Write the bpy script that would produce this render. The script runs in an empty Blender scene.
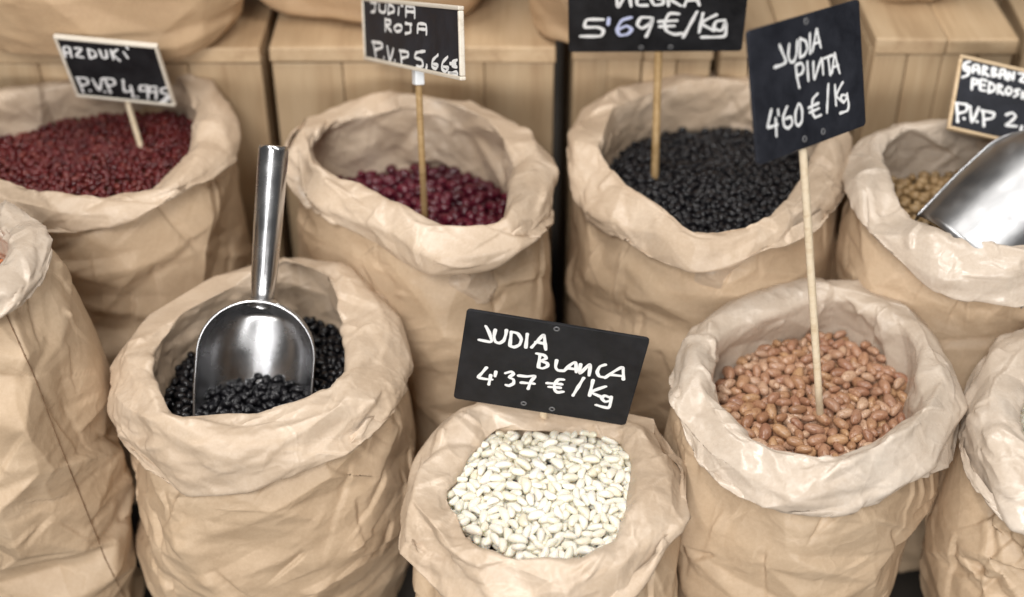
import bpy, bmesh, math, random
import numpy as np
from mathutils import Vector, Matrix
from mathutils.bvhtree import BVHTree
from mathutils.geometry import delaunay_2d_cdt

# ------------------------------------------------------------------ camera, world, lamps, exposure
scene = bpy.context.scene
W_PX, H_PX = 1024.0, 597.0
F_PX = W_PX * 50.0 / 36.0
CAM = np.array([0.0, -0.728, 0.9275])
PITCH = math.radians(37.0)
FWD = np.array([0.0, math.cos(PITCH), -math.sin(PITCH)])
UP = np.array([0.0, math.sin(PITCH), math.cos(PITCH)])
RIGHT = np.array([1.0, 0.0, 0.0])

cam_d = bpy.data.cameras.new("camera")
cam_d.lens = 50.0
cam_d.sensor_width = 36.0
cam_d.clip_start = 0.02
cam_d.clip_end = 100.0
cam_d.dof.use_dof = True
cam_d.dof.focus_distance = 0.955
cam_d.dof.aperture_fstop = 2.9
cam = bpy.data.objects.new("camera", cam_d)
cam.location = CAM.tolist()
cam.rotation_euler = (math.pi / 2 - PITCH, 0, 0)
scene.collection.objects.link(cam)
scene.camera = cam

world = bpy.data.worlds.new("World")
scene.world = world
world.use_nodes = True
bg = world.node_tree.nodes["Background"]
bg.inputs[0].default_value = (1.0, 0.98, 0.955, 1)
bg.inputs[1].default_value = 0.10
scene.view_settings.view_transform = 'Standard'
scene.view_settings.look = 'None'
scene.view_settings.exposure = 0.0
scene.view_settings.gamma = 1.0
scene.cycles.max_bounces = 14
scene.cycles.diffuse_bounces = 8
scene.cycles.glossy_bounces = 6


def area_lamp(name, loc, target, sx, sy, power, col):
    d = bpy.data.lights.new(name, 'AREA')
    d.shape = 'RECTANGLE'
    d.size, d.size_y = sx, sy
    d.energy = power
    d.color = col
    o = bpy.data.objects.new(name, d)
    o.location = loc
    v = Vector(target) - Vector(loc)
    o.rotation_euler = v.to_track_quat('-Z', 'Y').to_euler()
    scene.collection.objects.link(o)
    return o


WARM = (1.0, 0.97, 0.925)
area_lamp("hall_lamp", (-0.7, 0.0, 2.3), (0, 0.1, 0.3), 1.1, 0.14, 20, WARM)
area_lamp("hall_lamp", (0.8, -0.2, 2.2), (0, 0.1, 0.3), 0.14, 1.0, 12, (1.0, 0.98, 0.95))
area_lamp("hall_lamp", (0.1, 0.5, 2.4), (0, 0.1, 0.3), 1.0, 0.15, 7, WARM)
area_lamp("hall_lamp", (-0.42, -1.6, 2.0), (0, 0.0, 0.25), 0.8, 0.6, 33, (1.0, 0.98, 0.95))
area_lamp("low_front_fill", (-0.15, -2.5, 0.62), (0, 0.0, 0.30), 2.6, 0.6, 46, (1.0, 0.98, 0.95))  # added fill, no real fixture: lifts the sack fronts, leaves their insides dark
area_lamp("hall_lamp", (-0.62, -2.0, 1.15), (0, 0.0, 0.28), 0.10, 0.8, 3.0, (0.97, 0.98, 1.0))
area_lamp("hall_lamp", (-0.30, -2.0, 1.15), (0, 0.0, 0.28), 0.05, 0.8, 2.0, (1.0, 0.98, 0.95))


# ------------------------------------------------------------------ projection helpers (layout)
def px_dir(u, v):
    d = FWD + RIGHT * ((u - W_PX / 2) / F_PX) + UP * ((H_PX / 2 - v) / F_PX)
    return d


def on_z(u, v, z):
    d = px_dir(u, v)
    return CAM + d * ((z - CAM[2]) / d[2])


def on_y(u, v, y):
    d = px_dir(u, v)
    return CAM + d * ((y - CAM[1]) / d[1])


def project(P):
    q = np.asarray(P, float) - CAM
    dep = q @ FWD
    return np.stack([W_PX / 2 + F_PX * (q @ RIGHT) / dep, H_PX / 2 - F_PX * (q @ UP) / dep], -1)


# ------------------------------------------------------------------ object helpers
def link(o, parent=None):
    scene.collection.objects.link(o)
    if parent is not None:
        o.parent = parent
    return o


def tag(o, label, cat, group=None, kind=None):
    o['label'] = label
    if cat:
        o['category'] = cat
    if group:
        o['group'] = group
    if kind:
        o['kind'] = kind
    return o


def empty(name, loc):
    o = bpy.data.objects.new(name, None)
    o.location = [float(x) for x in loc]
    o.empty_display_size = 0.02
    return link(o)


def mesh_np(name, V, F, mat, parent=None, smooth=True, loc=(0, 0, 0)):
    """one mesh object from arrays (F: list of tuples or an (n,4)/(n,3) array)."""
    V = np.asarray(V, float) - np.asarray(loc, float)
    me = bpy.data.meshes.new(name)
    if isinstance(F, np.ndarray):
        n, k = F.shape
        me.vertices.add(len(V))
        me.vertices.foreach_set("co", V.astype(np.float32).ravel())
        me.loops.add(n * k)
        me.loops.foreach_set("vertex_index", F.astype(np.int32).ravel())
        me.polygons.add(n)
        me.polygons.foreach_set("loop_start", np.arange(0, n * k, k, dtype=np.int32))
        me.update(calc_edges=True)
        me.validate()
    else:
        me.from_pydata([tuple(map(float, v)) for v in V], [], [tuple(int(i) for i in f) for f in F])
        me.update()
    if smooth:
        me.polygons.foreach_set("use_smooth", np.ones(len(me.polygons), dtype=bool))
    if mat is not None:
        me.materials.append(mat)
    o = bpy.data.objects.new(name, me)
    link(o, parent)
    return o


def grid_faces(nv, nu, wrap=True, flip=False):
    i = np.arange(nv - 1)[:, None]
    j = np.arange(nu if wrap else nu - 1)[None, :]
    j2 = (j + 1) % nu
    F = np.stack(np.broadcast_arrays(i * nu + j, i * nu + j2, (i + 1) * nu + j2, (i + 1) * nu + j), -1).reshape(-1, 4)
    return F[:, ::-1].copy() if flip else F


def add_bevel(o, w, seg=2):
    m = o.modifiers.new("bevel", 'BEVEL')
    m.width = w
    m.segments = seg
    m.limit_method = 'ANGLE'
    return o


# ------------------------------------------------------------------ materials
def new_mat(name):
    m = bpy.data.materials.new(name)
    m.use_nodes = True
    nt = m.node_tree
    b = nt.nodes["Principled BSDF"]
    return m, nt, b


def N(nt, kind, **kw):
    n = nt.nodes.new(kind)
    for k, v in kw.items():
        if k in n.inputs:
            n.inputs[k].default_value = v
        else:
            setattr(n, k, v)
    return n


def ramp(nt, fac, stops):
    r = nt.nodes.new("ShaderNodeValToRGB")
    els = r.color_ramp.elements
    while len(els) > 1:
        els.remove(els[-1])
    els[0].position, els[0].color = stops[0][0], tuple(stops[0][1]) + (1,)
    for p, c in stops[1:]:
        e = els.new(p)
        e.color = tuple(c) + (1,)
    nt.links.new(fac, r.inputs[0])
    return r


def paper_mat(name, dark, mid, light, rough, waxy, bump=0.5, facet=55.0, sheen=0.0):
    m, nt, b = new_mat(name)
    L = nt.links.new
    tc = N(nt, "ShaderNodeTexCoord")
    oi = N(nt, "ShaderNodeObjectInfo")
    off = N(nt, "ShaderNodeVectorMath", operation='SCALE')
    comb = N(nt, "ShaderNodeCombineXYZ")
    for k in range(3):
        L(oi.outputs["Random"], comb.inputs[k])
    L(comb.outputs[0], off.inputs[0])
    off.inputs[3].default_value = 37.0
    add = N(nt, "ShaderNodeVectorMath", operation='ADD')
    L(tc.outputs["Object"], add.inputs[0])
    L(off.outputs[0], add.inputs[1])
    # blotches + fibres
    n1 = N(nt, "ShaderNodeTexNoise", Scale=14.0, Detail=6.0, Roughness=0.62)
    L(add.outputs[0], n1.inputs["Vector"])
    n2 = N(nt, "ShaderNodeTexNoise", Scale=420.0, Detail=3.0, Roughness=0.7)
    L(add.outputs[0], n2.inputs["Vector"])
    mx = N(nt, "ShaderNodeMath", operation='MULTIPLY_ADD')
    L(n2.outputs["Fac"], mx.inputs[0])
    mx.inputs[1].default_value = 0.34
    L(n1.outputs["Fac"], mx.inputs[2])
    r = ramp(nt, mx.outputs[0], [(0.42, dark), (0.66, mid), (0.92, light)])
    # crease network: worn pale lines along warped cells
    warp = N(nt, "ShaderNodeTexNoise", Scale=22.0, Detail=3.0)
    L(add.outputs[0], warp.inputs["Vector"])
    wsc = N(nt, "ShaderNodeVectorMath", operation='SCALE')
    L(warp.outputs["Color"], wsc.inputs[0])
    wsc.inputs[3].default_value = 0.045
    wad = N(nt, "ShaderNodeVectorMath", operation='ADD')
    L(add.outputs[0], wad.inputs[0])
    L(wsc.outputs[0], wad.inputs[1])
    v1 = N(nt, "ShaderNodeTexVoronoi", Scale=facet, feature='F1')
    L(wad.outputs[0], v1.inputs["Vector"])
    v2 = N(nt, "ShaderNodeTexVoronoi", Scale=facet * 2.3, feature='F1')
    L(wad.outputs[0], v2.inputs["Vector"])
    ve = N(nt, "ShaderNodeTexVoronoi", Scale=facet * 0.7, feature='DISTANCE_TO_EDGE')
    L(wad.outputs[0], ve.inputs["Vector"])
    er = ramp(nt, ve.outputs["Distance"], [(0.0, (1, 1, 1)), (0.05, (0, 0, 0))])
    gate = ramp(nt, n1.outputs["Fac"], [(0.48, (0, 0, 0)), (0.62, (1, 1, 1))])
    gm = N(nt, "ShaderNodeMath", operation='MULTIPLY')
    L(er.outputs[0], gm.inputs[0])
    L(gate.outputs[0], gm.inputs[1])
    gm2 = N(nt, "ShaderNodeMath", operation='MULTIPLY')
    L(gm.outputs[0], gm2.inputs[0])
    gm2.inputs[1].default_value = 0.30
    mix = N(nt, "ShaderNodeMixRGB")
    L(gm2.outputs[0], mix.inputs[0])
    L(r.outputs[0], mix.inputs[1])
    mix.inputs[2].default_value = tuple(min(1, c * 1.15) for c in light) + (1,)
    wa = N(nt, "ShaderNodeAttribute", attribute_name="wear")
    wm = N(nt, "ShaderNodeMath", operation='MULTIPLY')
    L(wa.outputs["Fac"], wm.inputs[0])
    wm.inputs[1].default_value = 0.45
    mix2 = N(nt, "ShaderNodeMixRGB")
    L(wm.outputs[0], mix2.inputs[0])
    L(mix.outputs[0], mix2.inputs[1])
    mix2.inputs[2].default_value = tuple(min(1, c * 1.25) for c in light) + (1,)
    L(mix2.outputs[0], b.inputs["Base Color"])
    # roughness with waxy rubbed patches
    rr = ramp(nt, n1.outputs["Fac"], [(0.38, (rough,) * 3), (0.66, (waxy,) * 3)])
    L(rr.outputs[0], b.inputs["Roughness"])
    b.inputs["Specular IOR Level"].default_value = 0.45
    # bump
    a1 = N(nt, "ShaderNodeMath", operation='MULTIPLY_ADD')
    e1 = ramp(nt, ve.outputs["Distance"], [(0.0, (1, 1, 1)), (0.10, (0, 0, 0))])
    L(e1.outputs[0], a1.inputs[0])
    a1.inputs[1].default_value = 0.22
    sv1 = N(nt, "ShaderNodeMath", operation='MULTIPLY')
    L(v2.outputs["Distance"], sv1.inputs[0])
    sv1.inputs[1].default_value = 0.5
    L(sv1.outputs[0], a1.inputs[2])
    a2 = N(nt, "ShaderNodeMath", operation='MULTIPLY_ADD')
    L(n2.outputs["Fac"], a2.inputs[0])
    a2.inputs[1].default_value = 0.10
    L(a1.outputs[0], a2.inputs[2])
    # wrinkles fade in and out over the sheet
    wr = N(nt, "ShaderNodeTexNoise", Scale=9.0, Detail=2.0)
    L(add.outputs[0], wr.inputs["Vector"])
    wrr = ramp(nt, wr.outputs["Fac"], [(0.38, (0.25,) * 3), (0.64, (1,) * 3)])
    bp = N(nt, "ShaderNodeBump", Distance=0.0016)
    bs = N(nt, "ShaderNodeMath", operation='MULTIPLY')
    L(wrr.outputs[0], bs.inputs[0])
    bs.inputs[1].default_value = bump
    L(bs.outputs[0], bp.inputs["Strength"])
    L(a2.outputs[0], bp.inputs["Height"])
    L(bp.outputs[0], b.inputs["Normal"])
    return m


M = {}
M['kraft'] = paper_mat("kraft_paper", (0.40, 0.282, 0.178), (0.48, 0.35, 0.23), (0.555, 0.42, 0.29), 0.62, 0.45, 0.55, 45)
M['kraft_dull'] = paper_mat("kraft_paper_dull", (0.38, 0.25, 0.145), (0.45, 0.305, 0.18), (0.51, 0.36, 0.22), 0.65, 0.5, 0.5, 40)
M['liner'] = paper_mat("turned_kraft_paper", (0.42, 0.31, 0.215), (0.495, 0.38, 0.275), (0.58, 0.47, 0.365), 0.50, 0.30, 0.6, 50)
M['liner_pale'] = paper_mat("pale_waxed_paper", (0.43, 0.345, 0.265), (0.51, 0.42, 0.335), (0.60, 0.52, 0.44), 0.38, 0.16, 0.6, 50)


def plain(name, col, rough, spec=0.5, metal=0.0):
    m, nt, b = new_mat(name)
    b.inputs["Base Color"].default_value = tuple(col) + (1,)
    b.inputs["Roughness"].default_value = rough
    b.inputs["Specular IOR Level"].default_value = spec
    b.inputs["Metallic"].default_value = metal
    return m, nt, b


def wood_mat(name, c0, c1, c2, axis=2, scale=1.0, rough=0.6):
    m, nt, b = new_mat(name)
    L = nt.links.new
    tc = N(nt, "ShaderNodeTexCoord")
    oi = N(nt, "ShaderNodeObjectInfo")
    isl = N(nt, "ShaderNodeNewGeometry")
    ad = N(nt, "ShaderNodeMath", operation='ADD')
    L(oi.outputs["Random"], ad.inputs[0])
    L(isl.outputs["Random Per Island"], ad.inputs[1])
    sc = N(nt, "ShaderNodeMath", operation='MULTIPLY')
    L(ad.outputs[0], sc.inputs[0])
    sc.inputs[1].default_value = 19.0
    mp = N(nt, "ShaderNodeMapping")
    s = [34.0 * scale] * 3
    s[axis] = 2.6 * scale
    mp.inputs["Scale"].default_value = s
    L(tc.outputs["Object"], mp.inputs["Vector"])
    av = N(nt, "ShaderNodeVectorMath", operation='ADD')
    L(mp.outputs[0], av.inputs[0])
    cb = N(nt, "ShaderNodeCombineXYZ")
    for k in range(3):
        L(sc.outputs[0], cb.inputs[k])
    L(cb.outputs[0], av.inputs[1])
    n = N(nt, "ShaderNodeTexNoise", Scale=1.3, Detail=8.0, Roughness=0.6, Distortion=0.6)
    L(av.outputs[0], n.inputs["Vector"])
    n2 = N(nt, "ShaderNodeTexNoise", Scale=11.0, Detail=4.0)
    L(av.outputs[0], n2.inputs["Vector"])
    mx = N(nt, "ShaderNodeMath", operation='MULTIPLY_ADD')
    L(n2.outputs["Fac"], mx.inputs[0])
    mx.inputs[1].default_value = 0.3
    L(n.outputs["Fac"], mx.inputs[2])
    r = ramp(nt, mx.outputs[0], [(0.42, c0), (0.62, c1), (0.85, c2)])
    hs = N(nt, "ShaderNodeHueSaturation")
    vr = N(nt, "ShaderNodeMapRange")
    L(isl.outputs["Random Per Island"], vr.inputs[0])
    vr.inputs[3].default_value = 0.86
    vr.inputs[4].default_value = 1.12
    L(vr.outputs[0], hs.inputs["Value"])
    L(r.outputs[0], hs.inputs["Color"])
    L(hs.outputs[0], b.inputs["Base Color"])
    b.inputs["Roughness"].default_value = rough
    bp = N(nt, "ShaderNodeBump", Distance=0.0006, Strength=0.5)
    L(mx.outputs[0], bp.inputs["Height"])
    L(bp.outputs[0], b.inputs["Normal"])
    return m


M['wood'] = wood_mat("crate_pine", (0.36, 0.24, 0.135), (0.455, 0.325, 0.195), (0.53, 0.395, 0.25))
M['wood_top'] = wood_mat("crate_pine_top", (0.36, 0.24, 0.135), (0.455, 0.32, 0.19), (0.525, 0.385, 0.24), axis=1)
M['stick'] = wood_mat("bamboo_stick", (0.55, 0.42, 0.27), (0.66, 0.54, 0.38), (0.72, 0.61, 0.46), scale=4)
M['stick_dark'] = wood_mat("stained_stick", (0.26, 0.16, 0.06), (0.36, 0.23, 0.10), (0.44, 0.30, 0.15), scale=4)
M['frame'] = wood_mat("pale_frame_wood", (0.52, 0.45, 0.36), (0.63, 0.57, 0.48), (0.70, 0.64, 0.56), axis=0, scale=4)
M['frame_tan'] = wood_mat("tan_frame_wood", (0.45, 0.31, 0.17), (0.56, 0.41, 0.25), (0.64, 0.49, 0.32), axis=0, scale=4)


def board_mat(name, col):
    m, nt, b = plain(name, col, 0.55, 0.2)
    L = nt.links.new
    tc = N(nt, "ShaderNodeTexCoord")
    n = N(nt, "ShaderNodeTexNoise", Scale=40.0, Detail=6.0, Roughness=0.7)
    L(tc.outputs["Object"], n.inputs["Vector"])
    r = ramp(nt, n.outputs["Fac"], [(0.35, [c * 0.85 for c in col]), (0.78, [c * 2.0 + 0.007 for c in col])])
    L(r.outputs[0], b.inputs["Base Color"])
    r2 = ramp(nt, n.outputs["Fac"], [(0.3, (0.48,) * 3), (0.7, (0.66,) * 3)])
    L(r2.outputs[0], b.inputs["Roughness"])
    return m


M['board'] = board_mat("black_board", (0.0085, 0.0085, 0.010))
M['board_blue'] = board_mat("blackboard_slate", (0.012, 0.013, 0.018))
M['ink'] = plain("chalk_marker_white", (0.80, 0.80, 0.80), 0.6)[0]
M['ink_blue'] = plain("chalk_marker_bluish", (0.52, 0.56, 0.78), 0.6)[0]
M['clip'] = plain("white_plastic", (0.70, 0.72, 0.74), 0.4)[0]
M['eyelet'] = plain("grey_eyelet", (0.12, 0.12, 0.125), 0.4)[0]


def steel_mat(name="brushed_steel", base=0.52, lift=0.0):
    m, nt, b = plain(name, (base, base, base * 1.02), 0.22, metal=1.0)
    L = nt.links.new
    tc = N(nt, "ShaderNodeTexCoord")
    mp = N(nt, "ShaderNodeMapping")
    mp.inputs["Scale"].default_value = (700, 700, 14)
    L(tc.outputs["Object"], mp.inputs["Vector"])
    n = N(nt, "ShaderNodeTexNoise", Scale=1.0, Detail=4.0)
    L(mp.outputs[0], n.inputs["Vector"])
    n2 = N(nt, "ShaderNodeTexNoise", Scale=45.0, Detail=4.0)
    L(tc.outputs["Object"], n2.inputs["Vector"])
    r = ramp(nt, n2.outputs["Fac"], [(0.35, (0.20 + lift,) * 3), (0.6, (0.30 + lift,) * 3), (0.75, (0.42 + lift,) * 3)])
    L(r.outputs[0], b.inputs["Roughness"])
    bp = N(nt, "ShaderNodeBump", Distance=0.0001, Strength=0.25)
    L(n.outputs["Fac"], bp.inputs["Height"])
    L(bp.outputs[0], b.inputs["Normal"])
    return m


M['steel'] = steel_mat()
M['steel_dull'] = steel_mat("dull_steel", 0.36, 0.08)


def bean_mat(name, cols, rough=0.3, speck=None, speck_amt=0.0, spec=0.5):
    """cols: colour stops over the per-bean random value; speck: streak colour inside each bean."""
    m, nt, b = new_mat(name)
    L = nt.links.new
    oi = N(nt, "ShaderNodeObjectInfo")
    ge = N(nt, "ShaderNodeNewGeometry")
    ad = N(nt, "ShaderNodeMath", operation='ADD')
    L(oi.outputs["Random"], ad.inputs[0])
    L(ge.outputs["Random Per Island"], ad.inputs[1])
    fr = N(nt, "ShaderNodeMath", operation='FRACT')
    L(ad.outputs[0], fr.inputs[0])
    k = len(cols)
    r = ramp(nt, fr.outputs[0], [(i / max(1, k - 1), c) for i, c in enumerate(cols)])
    col = r.outputs[0]
    if speck is not None:
        tc = N(nt, "ShaderNodeTexCoord")
        sc = N(nt, "ShaderNodeVectorMath", operation='ADD')
        cb = N(nt, "ShaderNodeCombineXYZ")
        for q in range(3):
            L(fr.outputs[0], cb.inputs[q])
        L(tc.outputs["Object"], sc.inputs[0])
        L(cb.outputs[0], sc.inputs[1])
        n = N(nt, "ShaderNodeTexNoise", Scale=520.0, Detail=3.0, Roughness=0.65, Distortion=1.2)
        L(sc.outputs[0], n.inputs["Vector"])
        g = ramp(nt, n.outputs["Fac"], [(0.50, (0, 0, 0)), (0.66, (speck_amt,) * 3)])
        mx = N(nt, "ShaderNodeMixRGB")
        L(g.outputs[0], mx.inputs[0])
        L(col, mx.inputs[1])
        mx.inputs[2].default_value = tuple(speck) + (1,)
        col = mx.outputs[0]
    L(col, b.inputs["Base Color"])
    b.inputs["Roughness"].default_value = rough
    b.inputs["Specular IOR Level"].default_value = spec
    return m


M['pinto'] = bean_mat("pinto_skin", [(0.43, 0.24, 0.145), (0.33, 0.165, 0.10), (0.58, 0.39, 0.26), (0.40, 0.215, 0.13), (0.50, 0.30, 0.16), (0.27, 0.12, 0.07)], 0.28, (0.20, 0.07, 0.04), 0.75)
M['white_bean'] = bean_mat("white_bean_skin", [(0.82, 0.78, 0.67), (0.84, 0.81, 0.72), (0.80, 0.75, 0.61), (0.85, 0.82, 0.74), (0.83, 0.79, 0.69)], 0.35, (0.64, 0.57, 0.42), 0.35)
M['black_bean'] = bean_mat("black_bean_skin", [(0.008, 0.008, 0.010), (0.012, 0.011, 0.013), (0.006, 0.006, 0.008)], 0.27, spec=0.4)
for m_ in (M['white_bean'],):
    p_ = m_.node_tree.nodes["Principled BSDF"]
    p_.inputs["Subsurface Weight"].default_value = 0.45
    p_.inputs["Subsurface Radius"].default_value = (0.0022, 0.0018, 0.0012)
    p_.inputs["Subsurface Scale"].default_value = 1.0
M['red_bean'] = bean_mat("red_bean_skin", [(0.070, 0.006, 0.016), (0.105, 0.009, 0.022), (0.05, 0.005, 0.012), (0.09, 0.008, 0.020)], 0.26)
M['azuki'] = bean_mat("azuki_skin", [(0.085, 0.009, 0.011), (0.125, 0.014, 0.015), (0.06, 0.007, 0.009), (0.16, 0.028, 0.022)], 0.27)
M['chickpea'] = bean_mat("chickpea_skin", [(0.29, 0.185, 0.085), (0.24, 0.15, 0.065), (0.33, 0.22, 0.11)], 0.5)
M['lentil'] = bean_mat("lentil_skin", [(0.62, 0.20, 0.075), (0.55, 0.17, 0.06), (0.66, 0.25, 0.10)], 0.5)
fm, fnt, fb = plain("dark_concrete", (0.10, 0.085, 0.07), 0.8)
fn = N(fnt, "ShaderNodeTexNoise", Scale=9.0, Detail=8.0)
ftc = N(fnt, "ShaderNodeTexCoord")
fnt.links.new(ftc.outputs["Object"], fn.inputs["Vector"])
fr_ = ramp(fnt, fn.outputs["Fac"], [(0.3, (0.022, 0.018, 0.014)), (0.7, (0.045, 0.037, 0.03))])
fnt.links.new(fr_.outputs[0], fb.inputs["Base Color"])
M['floor'] = fm

# ------------------------------------------------------------------ setting: floor
floor = mesh_np("floor", [(-6, -4, 0), (6, -4, 0), (6, 6, 0), (-6, 6, 0)], [(0, 1, 2, 3)], M['floor'], smooth=False)
tag(floor, "dark concrete floor under the sacks and crates", None, kind='structure')


# ------------------------------------------------------------------ crumpled paper: compressed sheet relaxed between two shells
def normals_grid(P):
    du = np.roll(P, -1, 1) - np.roll(P, 1, 1)
    dv = np.empty_like(P)
    dv[1:-1] = P[2:] - P[:-2]
    dv[0] = P[1] - P[0]
    dv[-1] = P[-1] - P[-2]
    n = np.cross(du, dv)
    return n / (np.linalg.norm(n, axis=-1, keepdims=True) + 1e-12)


def smooth_noise(rng, nv, nu, kv, ku):
    """periodic-in-u smooth random field in 0..1"""
    c = rng.random((kv + 1, ku))
    v = np.linspace(0, kv - 1e-6, nv)
    u = np.arange(nu) / nu * ku
    iv, fv = np.floor(v).astype(int), v - np.floor(v)
    iu, fu = np.floor(u).astype(int) % ku, u - np.floor(u)
    fv, fu = fv * fv * (3 - 2 * fv), fu * fu * (3 - 2 * fu)
    a = c[iv][:, iu] * (1 - fu) + c[iv][:, (iu + 1) % ku] * fu
    b = c[iv + 1][:, iu] * (1 - fu) + c[iv + 1][:, (iu + 1) % ku] * fu
    return a * (1 - fv)[:, None] + b * fv[:, None]


def crumple(P0, seed, e_u, e_v, b_in, b_out, iters=(260, 120, 30), pin=None, grow=1.0, kb=0.3):
    rng = np.random.default_rng(seed)
    nv0, nu0 = P0.shape[:2]
    mu = smooth_noise(rng, nv0, nu0, 5, 12) * 1.6 + 0.2
    mv = smooth_noise(rng, nv0, nu0, 5, 12) * 1.6 + 0.2
    D = None
    for li, f in enumerate((4, 2, 1)):
        G = P0[::f, ::f]
        nv, nu = G.shape[:2]
        Nn = normals_grid(G)
        su = (1 + e_u * (grow ** li) * mu[::f, ::f])[..., None]
        sv = (1 + e_v * (grow ** li) * mv[::f, ::f])[..., None]
        pinw = np.ones((nv, 1, 1)) if pin is None else pin[::f][:, None, None]
        if D is None:
            D = (smooth_noise(rng, nv, nu, max(2, nv // 3), max(4, nu // 4)) - 0.5)[..., None] * Nn * (b_in + b_out) * 0.9
        else:
            U = np.empty((nv, D.shape[1], 3))
            U[::2] = D
            U[1::2] = 0.5 * (D[:-1] + D[1:])
            D2 = np.empty((nv, nu, 3))
            D2[:, ::2] = U
            D2[:, 1::2] = 0.5 * (U + np.roll(U, -1, 1))
            D = D2 + (rng.random((nv, nu, 1)) - 0.5) * Nn * 0.0006
        P = G + D * pinw
        sets = []
        Lu = np.linalg.norm(np.roll(G, -1, 1) - G, axis=-1, keepdims=True) * su
        for p in (0, 1):
            j = np.arange(p, nu, 2)
            sets.append(((slice(None), j), (slice(None), (j + 1) % nu), Lu[:, j], 0.5, False))
        Lv = np.linalg.norm(G[1:] - G[:-1], axis=-1, keepdims=True) * sv[:-1]
        for p in (0, 1):
            i = np.arange(p, nv - 1, 2)
            sets.append(((i, slice(None)), (i + 1, slice(None)), Lv[i], 0.5, False))
        d1 = np.linalg.norm(np.roll(G, -1, 1)[1:] - G[:-1], axis=-1, keepdims=True) * (0.5 * (su + sv))[:-1]
        d2 = np.linalg.norm(np.roll(G, -1, 1)[:-1] - G[1:], axis=-1, keepdims=True) * (0.5 * (su + sv))[:-1]
        for p in (0, 1):
            i = np.arange(p, nv - 1, 2)
            jj = np.arange(nu)
            I, J = np.ix_(i, jj)
            sets.append(((I, J), (I + 1, (J + 1) % nu), d1[i], 0.22, False))
            sets.append(((I + 1, J), (I, (J + 1) % nu), d2[i], 0.22, False))
        L2u = np.linalg.norm(np.roll(G, -2, 1) - G, axis=-1, keepdims=True) * su
        for c in (0, 1, 2, 3):
            j = np.arange(c, nu, 4)
            sets.append(((slice(None), j), (slice(None), (j + 2) % nu), L2u[:, j], kb, True))
        L2v = np.linalg.norm(G[2:] - G[:-2], axis=-1, keepdims=True) * sv[:-2]
        for c in (0, 1, 2, 3):
            i = np.arange(c, nv - 2, 4)
            sets.append(((i, slice(None)), (i + 2, slice(None)), L2v[i], kb, True))
        for it in range(iters[li]):
            for a, b_, Lr, k, push in sets:
                A, B = P[a], P[b_]
                d = B - A
                l = np.sqrt((d * d).sum(-1, keepdims=True)) + 1e-12
                c = (l - Lr) / l
                if push:
                    c = np.minimum(c, 0)
                c = d * (c * k)
                P[a] = A + c
                P[b_] = B - c
            if it % 2 == 0:
                D = P - G
                dn = (D * Nn).sum(-1, keepdims=True)
                Dt = (D - dn * Nn) * 0.97
                over = np.clip(dn, -b_in, b_out)
                dn = over + (dn - over) * 0.3
                P = G + (Dt + dn * Nn) * pinw
        D = P - G
    return P0 + D


def facet_field(nv, nu, LU, LV, cell, seed, stretch=1.0, shear=0.0, src=None):
    """piecewise-linear heights over a random triangulation, periodic in u: flat facets meeting in sharp creases"""
    rng = np.random.default_rng(seed)
    ku = max(5, int(round(LU / (cell * stretch))))
    kv = max(2, int(round(LV / cell)))
    pts, val = [], []
    for i in range(-1, kv + 2):
        for j in range(ku):
            u = (j + 0.5 * (i % 2) + (rng.random() - 0.5) * 0.95) / ku * LU
            v = (i + (rng.random() - 0.5) * 0.95) / kv * LV
            pts.append((u, v))
            if src is None:
                val.append((rng.random() * 2 - 1,))
            else:
                a_ = min(nv - 1, max(0, int(round(v / LV * (nv - 1)))))
                val.append(src[a_, int(round(u / LU * nu)) % nu])
    P0 = np.array(pts)
    allp, allv = [], []
    for k in (-1, 0, 1):
        q = P0.copy()
        q[:, 0] += k * LU
        sel = (q[:, 0] > -0.35 * LU) & (q[:, 0] < 1.35 * LU)
        allp.append(q[sel])
        allv.append(np.array(val)[sel])
    allp, allv = np.vstack(allp), np.vstack(allv)
    # triangulate in a sheared, squeezed metric so that creases run slantwise
    tri_in = [Vector((p[0] / stretch + shear * p[1], p[1])) for p in allp]
    vo, eo, fo, ov, oe, of = delaunay_2d_cdt(tri_in, [], [], 0, 1e-7)
    idx = [o[0] if len(o) else 0 for o in ov]
    out = np.zeros((nv, nu, allv.shape[1])) if src is None else src.copy()
    gu, gv = np.arange(nu) / nu * LU, np.linspace(0, LV, nv)
    for f in fo:
        a, b, c = (allp[idx[k]] for k in f)
        va, vb, vc = (allv[idx[k]] for k in f)
        u0, u1 = min(a[0], b[0], c[0]), max(a[0], b[0], c[0])
        w0, w1 = min(a[1], b[1], c[1]), max(a[1], b[1], c[1])
        ju = np.nonzero((gu >= u0) & (gu <= u1))[0]
        iv = np.nonzero((gv >= w0) & (gv <= w1))[0]
        if len(ju) == 0 or len(iv) == 0:
            continue
        den = (b[1] - c[1]) * (a[0] - c[0]) + (c[0] - b[0]) * (a[1] - c[1])
        if abs(den) < 1e-14:
            continue
        U, Vv = np.meshgrid(gu[ju], gv[iv])
        l1 = ((b[1] - c[1]) * (U - c[0]) + (c[0] - b[0]) * (Vv - c[1])) / den
        l2 = ((c[1] - a[1]) * (U - c[0]) + (a[0] - c[0]) * (Vv - c[1])) / den
        l3 = 1 - l1 - l2
        mk = (l1 >= -1e-9) & (l2 >= -1e-9) & (l3 >= -1e-9)
        h = l1[..., None] * va + l2[..., None] * vb + l3[..., None] * vc
        I, J = np.nonzero(mk)
        out[iv[I], ju[J]] = h[mk]
    return out[..., 0] if src is None else out


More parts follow.
